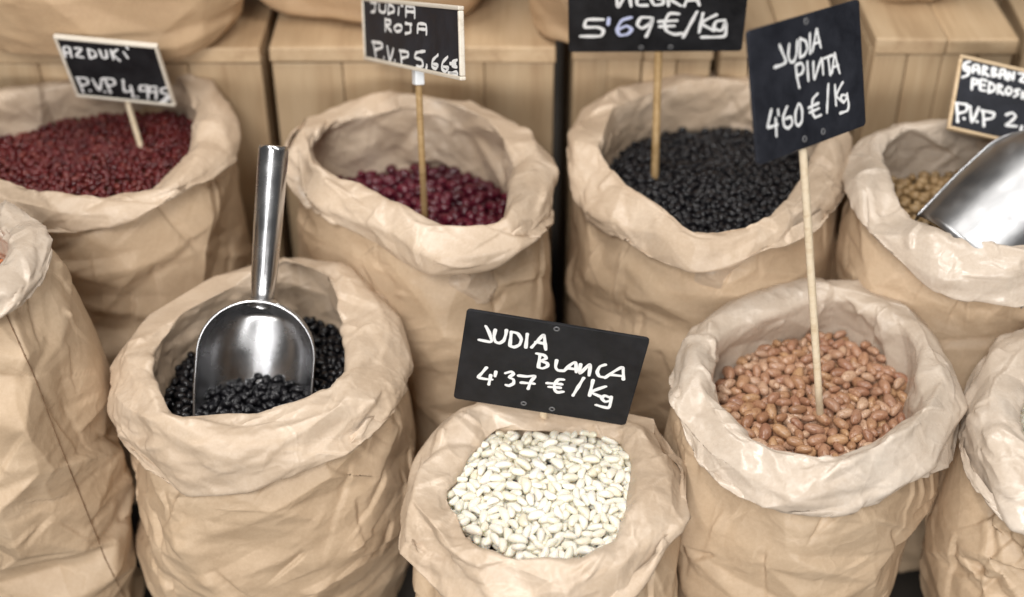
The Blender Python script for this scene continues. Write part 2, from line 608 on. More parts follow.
def refine(P):
    nv, nu = P.shape[:2]
    U = np.empty((2 * nv - 1, nu, 3))
    U[::2] = P
    U[1::2] = 0.5 * (P[:-1] + P[1:])
    R = np.empty((2 * nv - 1, 2 * nu, 3))
    R[:, ::2] = U
    R[:, 1::2] = 0.5 * (U + np.roll(U, -1, 1))
    for _ in range(1):
        R = 0.25 * np.roll(R, 1, 1) + 0.5 * R + 0.25 * np.roll(R, -1, 1)
        R[1:-1] = 0.25 * R[:-2] + 0.5 * R[1:-1] + 0.25 * R[2:]
    return R


def crease(P, seed, layers, plan=None, darts=None, fade=0):
    """layers: (cell size, height, stretch, shear, patchiness)"""
    P = refine(P)
    nv, nu = P.shape[:2]
    LU = np.linalg.norm(np.roll(P, -1, 1) - P, axis=-1).sum(1).mean()
    LV = np.linalg.norm(P[1:] - P[:-1], axis=-1).sum(0).mean()
    for q, (cell, st, sh, w) in enumerate(plan or ()):
        # the sheet breaks into flat panels between its folds
        m = w * np.clip(smooth_noise(np.random.default_rng(seed + 900 + q), nv, nu, 3, 7) * 1.6 + 0.1, 0, 1)[..., None]
        P = P * (1 - m) + facet_field(nv, nu, LU, LV, cell, seed * 17 + q, st, sh, P) * m
    Nn = normals_grid(P)
    rng = np.random.default_rng(seed + 5)
    H = np.zeros((nv, nu))
    for q, (cell, amp, st, sh, patch) in enumerate(layers):
        m = smooth_noise(rng, nv, nu, 4, 9)
        m = (1 - patch) + patch * np.clip((m - 0.35) * 3.0, 0, 1.3)
        H += facet_field(nv, nu, LU, LV, cell, seed * 13 + q, st, sh) * amp * m
    if darts:
        # sharp pinched folds: steep on one side, easing out on the other
        nd, amp0, reach = darts
        gu, gv = np.meshgrid(np.arange(nu) / nu * LU, np.linspace(0, LV, nv))
        for q in range(nd):
            u0 = rng.random() * LU
            # most of them start under the cuff, a few lie anywhere
            v0 = rng.random() ** (1.0 if q % 3 == 0 else 2.6) * LV * 0.75
            ang = rng.normal() * 0.6 + (0 if q % 3 else 1.3)
            ln = rng.uniform(0.018, 0.065) * (1.3 if reach < 0.5 else 0.6)
            du = (gu - u0 + LU / 2) % LU - LU / 2
            dv = gv - v0
            al = dv * math.cos(ang) + du * math.sin(ang)
            ac = du * math.cos(ang) - dv * math.sin(ang) + 0.15 * np.sin(al / ln * 2.2 + q) * 0.012
            if q % 2:
                ac = -ac
            t = np.clip(al / ln, -0.15, 1)
            tap = np.clip(np.minimum((t + 0.15) * 6, (1 - t) * 1.4), 0, 1)
            wd = 0.006 + 0.010 * np.clip(t, 0, 1)
            h = np.where(ac < 0, np.clip(1 + ac / 0.0028, 0, 1), np.clip(1 - ac / wd, 0, 1))
            H += (amp0 * rng.uniform(0.35, 1.0)) * tap * h * (1 if q % 4 else -1)
    if fade:
        H *= np.clip(np.arange(nv) / fade, 0.25, 1)[:, None]
    lap = np.roll(H, 1, 1) + np.roll(H, -1, 1) - 2 * H
    lap[1:-1] += H[2:] + H[:-2] - 2 * H[1:-1]
    k = np.abs(lap)
    k = np.clip(k / (np.quantile(k, 0.985) + 1e-12), 0, 1)
    wear = k * np.clip(smooth_noise(rng, nv, nu, 8, 24) * 2.2 - 0.5, 0, 1)
    return P + Nn * H[..., None], wear


def set_attr(o, name, vals):
    a = o.data.attributes.new(name, 'FLOAT', 'POINT')
    a.data.foreach_set("value", np.asarray(vals, np.float32).ravel())


# ------------------------------------------------------------------ paper sacks
def closed_spline(pts, n):
    pts = np.asarray(pts, float)
    k = len(pts)
    out = []
    for i in range(k):
        p0, p1, p2, p3 = pts[i - 1], pts[i], pts[(i + 1) % k], pts[(i + 2) % k]
        for t in np.linspace(0, 1, 24, endpoint=False):
            out.append(0.5 * ((2 * p1) + (-p0 + p2) * t + (2 * p0 - 5 * p1 + 4 * p2 - p3) * t * t + (-p0 + 3 * p1 - 3 * p2 + p3) * t ** 3))
    out = np.array(out)
    out = np.vstack([out, out[:1]])
    s = np.concatenate([[0], np.cumsum(np.linalg.norm(np.diff(out, axis=0), axis=1))])
    q = np.linspace(0, s[-1], n, endpoint=False)
    return np.stack([np.interp(q, s, out[:, c]) for c in range(out.shape[1])], -1)


def per_smooth(a, k):
    a = np.asarray(a, float)
    for _ in range(k):
        a = 0.25 * np.roll(a, 1, 0) + 0.5 * a + 0.25 * np.roll(a, -1, 0)
    return a


NU, NVC, NVB = 256, 49, 97
SACKS = {}
OCC = []            # (V, F) of everything that can hide a bean


def make_sack(key, label, crest_px, z_rim, lower_px, z_bean, win=0.022, wo=0.011, drop0=0.04,
              shift=(0, 0), bulge=0.008, base=0.95, e=(0.030, 0.030), seed=1, tilt=0.0, body_mat='kraft', wx=0.0):
    cen_px = np.mean(crest_px, 0)
    # rim curve in world space; tilt lifts the rim's rear a little
    pts = []
    y0 = on_z(cen_px[0], cen_px[1], z_rim)[1]
    for (u, v) in crest_px:
        p = on_z(u, v, z_rim)
        zz = z_rim + tilt * (p[1] - y0)
        pts.append(on_z(u, v, zz))
    pts = np.array(pts)
    area = 0.5 * np.sum(pts[:, 0] * np.roll(pts[:, 1], -1) - np.roll(pts[:, 0], -1) * pts[:, 1])
    if area < 0:
        pts = pts[::-1]
    C = closed_spline(pts, NU)
    C = per_smooth(C, 10)
    rng = np.random.default_rng(seed * 7 + 3)
    C[:, 2] += (smooth_noise(rng, 2, NU, 1, 11)[0] - 0.5) * 0.007
    cen = C.mean(0)
    tang = np.roll(C, -4, 0) - np.roll(C, 4, 0)
    n = np.stack([tang[:, 1], -tang[:, 0], np.zeros(NU)], -1)
    n /= np.linalg.norm(n, axis=1, keepdims=True)
    n = per_smooth(n, 60)
    n /= np.linalg.norm(n, axis=1, keepdims=True)
    # cuff length at every angle, from where its lower edge hangs
    ds = np.linspace(0.008, 0.10, 60)
    cand = C[:, None, :] + n[:, None, :] * (wo + 0.002)
    cand = np.repeat(cand, len(ds), 1)
    cand[:, :, 2] -= ds[None, :]
    pr = project(cand)
    known = []
    for q in lower_px:
        dd = np.linalg.norm(pr - np.array(q)[None, None], axis=-1)
        face = (n @ (CAM - cen)) < 0.02 * 0 - 0.05
        dd[face] += 1e4
        i, j = np.unravel_index(np.argmin(dd), dd.shape)
        known.append((i, ds[j]))
    known.sort()
    if known:
        ki = np.array([k for k, _ in known], float)
        kd = np.array([d for _, d in known], float)
        # pad the unseen side with the default
        gap_mid = (ki[0] + NU + ki[-1]) / 2 % NU
        ki2 = np.concatenate([ki, [gap_mid]])
        kd2 = np.concatenate([kd, [drop0]])
        o = np.argsort(ki2)
        ki2, kd2 = ki2[o], kd2[o]
        drop = np.interp(np.arange(NU), np.concatenate([ki2 - NU, ki2, ki2 + NU]), np.tile(kd2, 3))
        drop = per_smooth(drop, 12)
    else:
        drop = np.full(NU, drop0)
    wob = smooth_noise(rng, 2, NU, 1, 17)[0] - 0.5
    drop = np.clip(drop + 0.006 + wob * 0.006, 0.016, 0.095)
    depth = np.maximum(0.045, C[:, 2] - z_bean + 0.02)
    w_in = win * (1 - 0.5 * np.clip(-n[:, 1], 0, 1) ** 1.5) * (1 + wx * n[:, 0]) * (0.75 + 0.5 * smooth_noise(rng, 2, NU, 1, 9)[0])
    w_out = (wo + 0.003) * (0.8 + 0.4 * smooth_noise(rng, 2, NU, 1, 10)[0])
    over = np.clip(smooth_noise(rng, 2, NU, 1, 8)[0] * 1.5, 0.15, 1.15)
    prof = []
    for t in range(NU):
        d, q, wi, w_, ov = drop[t], depth[t], w_in[t], w_out[t], over[t]
        k = [(w_ - 0.009, -d + 0.013), (w_ - 0.004, -d + 0.003), (w_ + 0.0005, -d - 0.001), (w_ + 0.002, -d * 0.72), (w_ + 0.0005, -d * 0.42),
             (w_ * 0.62, -0.010), (0.0, -0.0015), (-wi * 0.45, 0.0005), (-wi * 0.82, -0.0030), (-wi * 0.99, -0.0085), (-wi * (1 - 0.26 * ov), -0.0155),
             (-wi * (1 - 0.46 * ov), -0.024), (-wi * (1 - 0.42 * ov), -0.026 - (q - 0.026) * 0.5), (-wi * (1 - 0.28 * ov), -q)]
        k = np.array(k)
        # smooth resample
        s = np.concatenate([[0], np.cumsum(np.linalg.norm(np.diff(k, axis=0), axis=1))])
        ss = np.linspace(0, s[-1], NVC)
        prof.append(np.stack([np.interp(ss, s, k[:, 0]), np.interp(ss, s, k[:, 1])], -1))
    prof = np.array(prof)                       # NU, NVC, 2
    for _ in range(1):
        prof[:, 1:-1] = 0.25 * prof[:, :-2] + 0.5 * prof[:, 1:-1] + 0.25 * prof[:, 2:]
    G = C[:, None, :] + n[:, None, :] * prof[:, :, :1]
    G[:, :, 2] += prof[:, :, 1]
    G = np.transpose(G, (1, 0, 2)).copy()       # NVC, NU, 3
    pin = np.ones(NVC)
    pin[-6:] = np.linspace(1, 0.5, 6)
    P = crumple(G, seed, e[0], e[1], 0.0038, 0.0048, pin=pin)
    root = empty("paper_sack", (cen[0] + shift[0], cen[1] + shift[1], 0))
    tag(root, label, "sack")
    root['group'] = "brown paper sacks of dried pulses"
    loc = np.array(root.location)
    P, wearc = crease(P, seed, [(0.030, 0.0046, 1.3, 0.6, 0.2), (0.013, 0.0016, 1.5, -0.5, 0.8), (0.007, 0.0007, 1.4, 0.4, 1.0)],
                      [(0.023, 1.9, 0.6, 1.0), (0.012, 1.9, -0.5, 0.6)], darts=(52, 0.0026, 0.6))
    Fc = grid_faces(P.shape[0], P.shape[1], True)
    cuff = mesh_np("rolled_cuff", P.reshape(-1, 3), Fc, M['liner_pale' if key in ('pinta', 'edge', 'garbanzo', 'lentil') else 'liner'], root, loc=loc)
    set_attr(cuff, "wear", wearc)
    OCC.append((P.reshape(-1, 3), Fc))
    # body
    Cs = per_smooth(C, 300)
    zt = C[:, 2] - drop + 0.016
    zmin_c = C[:, 2] - drop
    B = np.empty((NVB, NU, 3))
    for i in range(NVB):
        s = i / (NVB - 1)                       # 0 top .. 1 floor
        z = zt * (1 - s) + 0.0 * s
        w = min(1, s * 3.0)
        ring = C * (1 - w) + Cs * w
        b = bulge * math.sin(math.pi * min(1, s * 1.25) ** 0.8) - (1 - base) * 0.09 * s * s
        cornr = 0.028 * max(0.0, (s - 0.93) / 0.07) ** 2
        pt = ring + n * ((w_out - 0.009)[:, None] * (1 - w) + (0.0105 * w + b - cornr))
        pt[:, 2] = z
        # settle: the base is shifted when a sack leans
        pt[:, 0] += shift[0] * s
        pt[:, 1] += shift[1] * s
        B[i] = pt
    pinb = np.ones(NVB)
    pinb[-3:] = 0.2
    pinb[0] = 0.3
    Bp = crumple(B[::-1], seed + 100, 0.012, 0.012, 0.005, 0.004, iters=(260, 120, 50), pin=pinb[::-1])[::-1]
    Bp, wearb = crease(Bp, seed + 40, [(0.050, 0.0042, 1.5, 0.9 if seed % 2 else -0.8, 0.3), (0.019, 0.0017, 1.8, -0.8 if seed % 2 else 0.7, 0.9), (0.009, 0.0007, 1.6, 0.5, 1.0)],
                       [(0.055, 1.5, 0.7 if seed % 2 else -0.6, 0.85), (0.028, 1.8, -0.6, 0.7)], darts=(80, 0.0034, 0.3), fade=20)
    # keep the body clear of the inner wall behind it
    B2, n2 = refine(B), refine(np.repeat(n[None], 2, 0))[0]
    top_rows = int(Bp.shape[0] * 0.35)
    dn_ = ((Bp - B2) * n2[None]).sum(-1)
    fix = np.clip(-0.0035 - dn_, 0, None)
    fix[top_rows:] = 0
    fix *= np.clip(n2[:, 1] * 3 + 0.4, 0, 1)[None]
    Bp += fix[..., None] * n2[None]
    Bp[..., 2] = np.maximum(Bp[..., 2], 0.0005)
    # base disc
    V = np.vstack([Bp.reshape(-1, 3), [[Bp[-1, :, 0].mean(), Bp[-1, :, 1].mean(), 0.0005]]])
    Fb = grid_faces(Bp.shape[0], Bp.shape[1], True, flip=True)
    bm = mesh_np("sack_body", V[:-1], Fb, M[body_mat], root, loc=loc)
    set_attr(bm, "wear", wearb)
    OCC.append((V[:-1], Fb))
    # inner outline at bean level
    inn = C - n * np.maximum(0.0115, w_in * (1 - 0.36 * over) - 0.003)[:, None]
    row = np.argmin(np.abs(Bp[:, :, 2].mean(1) - z_bean))
    rows_ = Bp[max(0, row - 3):row + 12]
    ba = np.arctan2(rows_[..., 1] - cen[1], rows_[..., 0] - cen[0])
    br = np.hypot(rows_[..., 1] - cen[1], rows_[..., 0] - cen[0])
    ia = np.arctan2(inn[:, 1] - cen[1], inn[:, 0] - cen[0])
    ir = np.hypot(inn[:, 1] - cen[1], inn[:, 0] - cen[0])
    nc = P.shape[0]
    ci_ = P[int(nc * 0.62):].reshape(-1, 3)
    ci_ = ci_[(ci_[:, 2] > z_bean - 0.012) & (ci_[:, 2] < z_bean + 0.011)]
    ca_ = np.arctan2(ci_[:, 1] - cen[1], ci_[:, 0] - cen[0])
    cr_ = np.hypot(ci_[:, 1] - cen[1], ci_[:, 0] - cen[0])
    for t in range(NU):
        nearc = np.abs((ca_ - ia[t] + math.pi) % (2 * math.pi) - math.pi) < 0.05
        if nearc.any():
            rc_ = min(ir[t], np.quantile(cr_[nearc], 0.25) + 0.0005)
            inn[t, :2] = cen[:2] + (inn[t, :2] - cen[:2]) * rc_ / ir[t]
            ir[t] = rc_
        near = np.abs((ba - ia[t] + math.pi) % (2 * math.pi) - math.pi) < 0.06
        if near.any():
            rr_ = min(ir[t], br[near].min() - 0.010)
            inn[t, :2] = cen[:2] + (inn[t, :2] - cen[:2]) * rr_ / ir[t]
    SACKS[key] = dict(root=root, inner=inn[:, :2], cen=cen, body=Bp, cuff=P, z_bean=z_bean, loc=loc)
    return SACKS[key]


make_sack('azuki', "open kraft sack of small dark red azuki beans, back row at left",
          [(0, 88), (32, 80), (80, 73), (140, 68), (177, 67), (198, 75), (214, 99), (217, 131), (198, 163), (161, 185), (107, 193), (59, 195),
           (28, 188), (-8, 180), (-36, 165), (-48, 131), (-32, 99)], 0.36,
          [(54, 230), (97, 228), (145, 214), (193, 193), (228, 166)], 0.325, win=0.020, seed=11)
make_sack('roja', "open kraft sack half filled with glossy dark red beans, behind the scoop handle",
          [(295, 155), (298, 124), (324, 105), (368, 93), (413, 89), (451, 95), (496, 108), (527, 127), (540, 162), (534, 200), (510, 222), (470, 228),
           (419, 216), (375, 197), (336, 180), (308, 170)], 0.36,
          [(285, 181), (324, 213), (375, 245), (438, 270), (483, 270), (527, 238), (550, 199)], 0.301, win=0.024, seed=12, shift=(-0.004, 0), bulge=0.004)
make_sack('negra', "open kraft sack of black beans in the back row, pierced by a dark stick",
          [(583, 143), (592, 118), (617, 93), (660, 78), (710, 70), (760, 72), (803, 87), (830, 112), (836, 150), (815, 185), (790, 211), (741, 230),
           (691, 227), (642, 199), (605, 174)], 0.36,
          [(577, 186), (611, 230), (654, 258), (698, 270), (760, 255), (815, 227), (840, 205)], 0.315, win=0.017, seed=13)
make_sack('garbanzo', "open kraft sack holding chickpeas and an slanting steel scoop",
          [(862, 179), (865, 153), (878, 131), (905, 120), (937, 118), (975, 117), (1015, 119), (1050, 130), (1080, 150), (1095, 180), (1085, 215),
           (1060, 238), (1025, 246), (990, 243), (948, 238), (916, 224), (884, 208)], 0.36,
          [(857, 211), (873, 254), (910, 270), (953, 286), (1020, 300)], 0.315, win=0.020, seed=14)
make_sack('lentil', "tall kraft sack with a dark slanting seam, cut off by the left edge",
          [(28, 228), (20, 206), (-8, 196), (-60, 190), (-110, 200), (-145, 235), (-140, 275), (-100, 300), (-50, 306), (-5, 290), (20, 260)], 0.39,
          [(45, 268), (14, 300), (0, 320)], 0.354, win=0.021, seed=15, bulge=0.020, base=1.0, shift=(0.022, 0))
make_sack('scoop', "open kraft sack of shiny black beans with a steel scoop standing in it",
          [(118, 352), (146, 312), (178, 288), (226, 268), (270, 250), (314, 250), (354, 268), (374, 292), (384, 325), (374, 366), (352, 396), (314, 414),
           (250, 420), (186, 422), (146, 412), (126, 384)], 0.30,
          [(110, 440), (138, 472), (194, 496), (250, 494), (322, 460), (354, 440), (398, 396)], 0.256, win=0.029, seed=16, bulge=0.015, base=1.0)
make_sack('blanca', "low kraft sack brimming with white beans, front row centre",
          [(414, 493), (430, 449), (452, 420), (476, 406), (510, 402), (554, 402), (600, 402), (637, 409), (659, 431), (670, 464), (663, 507), (644, 538),
           (608, 560), (570, 573), (535, 572), (500, 558), (455, 540), (425, 520)], 0.26,
          [(410, 556), (440, 585), (480, 606), (540, 625), (610, 610), (650, 575), (676, 530)], 0.247, win=0.025, wx=0.1, seed=17, bulge=0.006)
make_sack('pinta', "open kraft sack of brown pinto beans pierced by a tall pale stick",
          [(689, 366), (712, 317), (747, 296), (782, 285), (817, 277), (852, 281), (892, 296), (927, 325), (945, 372), (948, 407), (915, 432), (863, 453),
           (805, 459), (753, 444), (708, 410)], 0.30,
          [(677, 405), (724, 482), (788, 511), (828, 508), (892, 494), (939, 479), (958, 460)], 0.263, win=0.024, wx=-0.15, seed=18, shift=(-0.01, 0), bulge=0.010)
make_sack('edge', "open kraft sack cut off by the right edge, a few pale beans showing",
          [(988, 383), (1000, 346), (1035, 323), (1085, 313), (1130, 323), (1165, 353), (1178, 393), (1165, 438), (1125, 472), (1080, 484), (1040, 474),
           (1010, 450), (993, 418)], 0.30,
          [(962, 460), (980, 494), (1020, 537)], 0.258, win=0.026, seed=19, bulge=0.012)


def tube_along(pts, rads, seg=14, cap=True):
    pts = np.asarray(pts, float)
    V, F = [], []
    k = len(pts)
    up0 = np.array([0.3, -1.0, 0.2])
    for i in range(k):
        t = pts[min(i + 1, k - 1)] - pts[max(i - 1, 0)]
        t /= np.linalg.norm(t)
        a = np.cross(t, up0)
        a /= np.linalg.norm(a)
        b = np.cross(t, a)
        for s in range(seg):
            w = 2 * math.pi * s / seg
            V.append(pts[i] + (a * math.cos(w) + b * math.sin(w)) * rads[i])
    for i in range(k - 1):
        for s in range(seg):
            s2 = (s + 1) % seg
            F.append((i * seg + s, i * seg + s2, (i + 1) * seg + s2, (i + 1) * seg + s))
    if cap:
        F.append(tuple(range(seg))[::-1])
        F.append(tuple((k - 1) * seg + s for s in range(seg)))
    return np.array(V), F


# glued seam down the tall left sack, following the paper
sk = SACKS['lentil']
bodyV = sk['body'].reshape(-1, 3)
bvh_body = BVHTree.FromPolygons([Vector(v) for v in bodyV], grid_faces(sk['body'].shape[0], sk['body'].shape[1], True).tolist())
seam_px = [(3, 309), (7, 317), (19, 343), (31, 369), (42, 397), (52, 425), (64, 456), (77, 488), (91, 523), (105, 558), (122, 593), (140, 632), (156, 668)]
sv, sf = [], []
sp = closed_spline([(u, v, 0) for u, v in seam_px], 400)
dense = []
for a, b in zip(seam_px[:-1], seam_px[1:]):
    for t in np.linspace(0, 1, 10, endpoint=False):
        dense.append((a[0] + (b[0] - a[0]) * t, a[1] + (b[1] - a[1]) * t))
rows = []
for (u, v) in dense:
    hit = bvh_body.ray_cast(Vector(CAM), Vector(px_dir(u, v)).normalized())
    if hit[0] is not None:
        rows.append((np.array(hit[0]), -np.array(hit[1]) if np.dot(np.array(hit[1]), px_dir(u, v)) > 0 else np.array(hit[1])))
seam_pts = [p + nn * 0.0004 for p, nn in rows]
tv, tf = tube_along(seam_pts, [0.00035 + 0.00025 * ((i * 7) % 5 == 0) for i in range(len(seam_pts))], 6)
seam_mat = plain("brown_seam_thread", (0.20, 0.12, 0.065), 0.8)[0]  # the seam thread's own dark brown
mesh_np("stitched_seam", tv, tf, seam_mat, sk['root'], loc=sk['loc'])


# ------------------------------------------------------------------ wooden crates behind the sacks
def box_into(V, F, x0, x1, y0, y1, z0, z1, jit=0.0, rng=None):
    k = len(V)
    for z in (z0, z1):
        for (x, y) in ((x0, y0), (x1, y0), (x1, y1), (x0, y1)):
            j = (rng.random(3) - 0.5) * jit if rng is not None else np.zeros(3)
            V.append((x + j[0], y + j[1], z + j[2]))
    for f in ((3, 2, 1, 0), (4, 5, 6, 7), (0, 1, 5, 4), (1, 2, 6, 5), (2, 3, 7, 6), (3, 0, 4, 7)):
        F.append(tuple(k + i for i in f))


def make_crate(px0, px1, yf, h, depth, label, seed, nb, rot=0.0):
    rng = np.random.default_rng(seed)
    a, b = on_y(px0, 60, yf), on_y(px1, 60, yf)
    x0, x1 = a[0], b[0]
    cx = (x0 + x1) / 2
    root = empty("wooden_crate", (cx, yf, 0))
    root.rotation_euler.z = rot
    tag(root, label, "crate", "wooden crates behind the sacks")
    w = (x1 - x0) / 2
    T = 0.014
    # lid boards
    V, F = [], []
    edges = np.linspace(-w, w, max(2, nb // 2) + 1)
    for q in range(len(edges) - 1):
        box_into(V, F, edges[q] + 0.0003, edges[q + 1] - 0.0003, -0.002, depth, h - T, h, 0.0015, rng)
    o = mesh_np("lid", V, F, M['wood_top'], root, smooth=False)
    add_bevel(o, 0.0018)
    V, F = [], []
    edges = np.linspace(-w + 0.001, w - 0.001, nb + 1)
    for q in range(nb):
        box_into(V, F, edges[q] + 0.0003, edges[q + 1] - 0.0003, 0.001 + rng.random() * 0.0009, 0.013, 0.0, h - T - 0.0015, 0.0012, rng)
    o = mesh_np("front_panel", V, F, M['wood'], root, smooth=False)
    add_bevel(o, 0.0014)
    for s in (-1, 1):
        V, F = [], []
        for q in range(3):
            ya, yb = 0.0145 + (depth - 0.02) * q / 3, 0.0145 + (depth - 0.02) * (q + 1) / 3 - 0.001
            xx = s * (w - 0.007)
            box_into(V, F, xx - 0.006, xx + 0.006, ya, yb, 0.0, h - T - 0.0015, 0.0008, rng)
        o = mesh_np("side_panel", V, F, M['wood'], root, smooth=False)
        add_bevel(o, 0.0014)
    V, F = [], []
    box_into(V, F, -w + 0.014, w - 0.014, depth - 0.014, depth - 0.003, 0.0, h - T - 0.0015)
    mesh_np("back_panel", V, F, M['wood'], root, smooth=False)
    return root


make_crate(-40, 262, 0.335, 0.386, 0.27, "wooden crate behind the azuki sack, with the widest filled sack on it", 1, 4)
make_crate(270, 556, 0.335, 0.387, 0.27, "wide pine crate behind the glossy red bean sack", 2, 4)
make_crate(572, 713, 0.335, 0.389, 0.27, "narrow pine crate right behind the dark sign stick", 3, 4)
make_crate(718, 845, 0.337, 0.389, 0.27, "pine crate mostly hidden behind the tilted pinto sign", 4, 4)
make_crate(872, 1014, 0.322, 0.401, 0.27, "pale pine crate behind the chickpea sack, with its front and top clear", 5, 4, 0.0)
make_crate(1022, 1200, 0.345, 0.392, 0.27, "wooden crate in the top right corner, cut off by the frame", 6, 5, -0.06)


def full_sack(pxc, pxw, v_bottom, h, zc, label, seed, ry=0.095, lean=0.0):
    front = on_z(pxc, v_bottom, zc)
    wpx = pxw / F_PX * ((front - CAM) @ FWD)
    rx = wpx / 2
    cx, cy = front[0], front[1] + ry
    nu, nv = 192, 65
    th = np.arange(nu) / nu * 2 * math.pi
    G = np.empty((nv, nu, 3))
    for i in range(nv):
        s = i / (nv - 1)
        z = h * s
        rb = min(1.0, math.sqrt(max(0.0, 1 - (1 - min(1, s / 0.16)) ** 2)))
        k = 0.80 + 0.20 * rb
        tp = max(0.0, (s - 0.62) / 0.38)
        ax = rx * k * (1 - 0.10 * tp)
        ay = ry * k * (1 - 0.86 * tp ** 1.3)
        ex = 0.78
        c, sn = np.cos(th), np.sin(th)
        G[i, :, 0] = cx + ax * np.sign(c) * np.abs(c) ** ex + lean * s
        G[i, :, 1] = cy + ay * np.sign(sn) * np.abs(sn) ** ex
        G[i, :, 2] = zc + 0.001 + z
    P = crumple(G, seed, 0.03, 0.03, 0.007, 0.006, iters=(200, 80, 30))
    P, wearf = crease(P, seed + 60, [(0.055, 0.0045, 1.5, 0.5, 0.3), (0.022, 0.0018, 1.6, -0.6, 0.6), (0.010, 0.0007, 1.4, 0.5, 0.9)],
                      [(0.05, 1.5, 0.6, 0.7)])
    nv, nu = P.shape[:2]
    P[..., 2] = np.maximum(P[..., 2], zc + 0.0006)
    root = empty("filled_sack", (cx, cy, zc))
    tag(root, label, "sack", "filled sacks standing on the crates")
    k = nu * nv
    V = np.vstack([P.reshape(-1, 3), [P[0].mean(0)]])
    F = grid_faces(nv, nu, True).tolist() + [(k, (j + 1) % nu, j) for j in range(nu)]
    mesh_np("sack_body", V, F, M['kraft_dull'], root, loc=np.array(root.location))
    # folded-over top
    Vt, Ft = [], []
    box_into(Vt, Ft, -rx * 0.92 + lean, rx * 0.92 + lean, -0.020, 0.018, h - 0.012, h + 0.028)
    o = mesh_np("folded_top", Vt, Ft, M['kraft_dull'], root, smooth=True)
    add_bevel(o, 0.008, 3)
    OCC.append((P.reshape(-1, 3), grid_faces(nv, nu, True)))
    return root


full_sack(88, 304, 78, 0.27, 0.386, "large filled kraft sack on the crate in the top left corner", 31, 0.11)
full_sack(368, 270, 37, 0.27, 0.387, "filled kraft sack on the wide crate behind the glossy red beans", 32, 0.10)
full_sack(622, 196, 62, 0.27, 0.389, "filled kraft sack partly hidden by the black sign at the top", 33, 0.08)
full_sack(925, 118, 12, 0.25, 0.401, "small filled kraft sack on the crate behind the chickpeas, only its base in view", 34, 0.075)


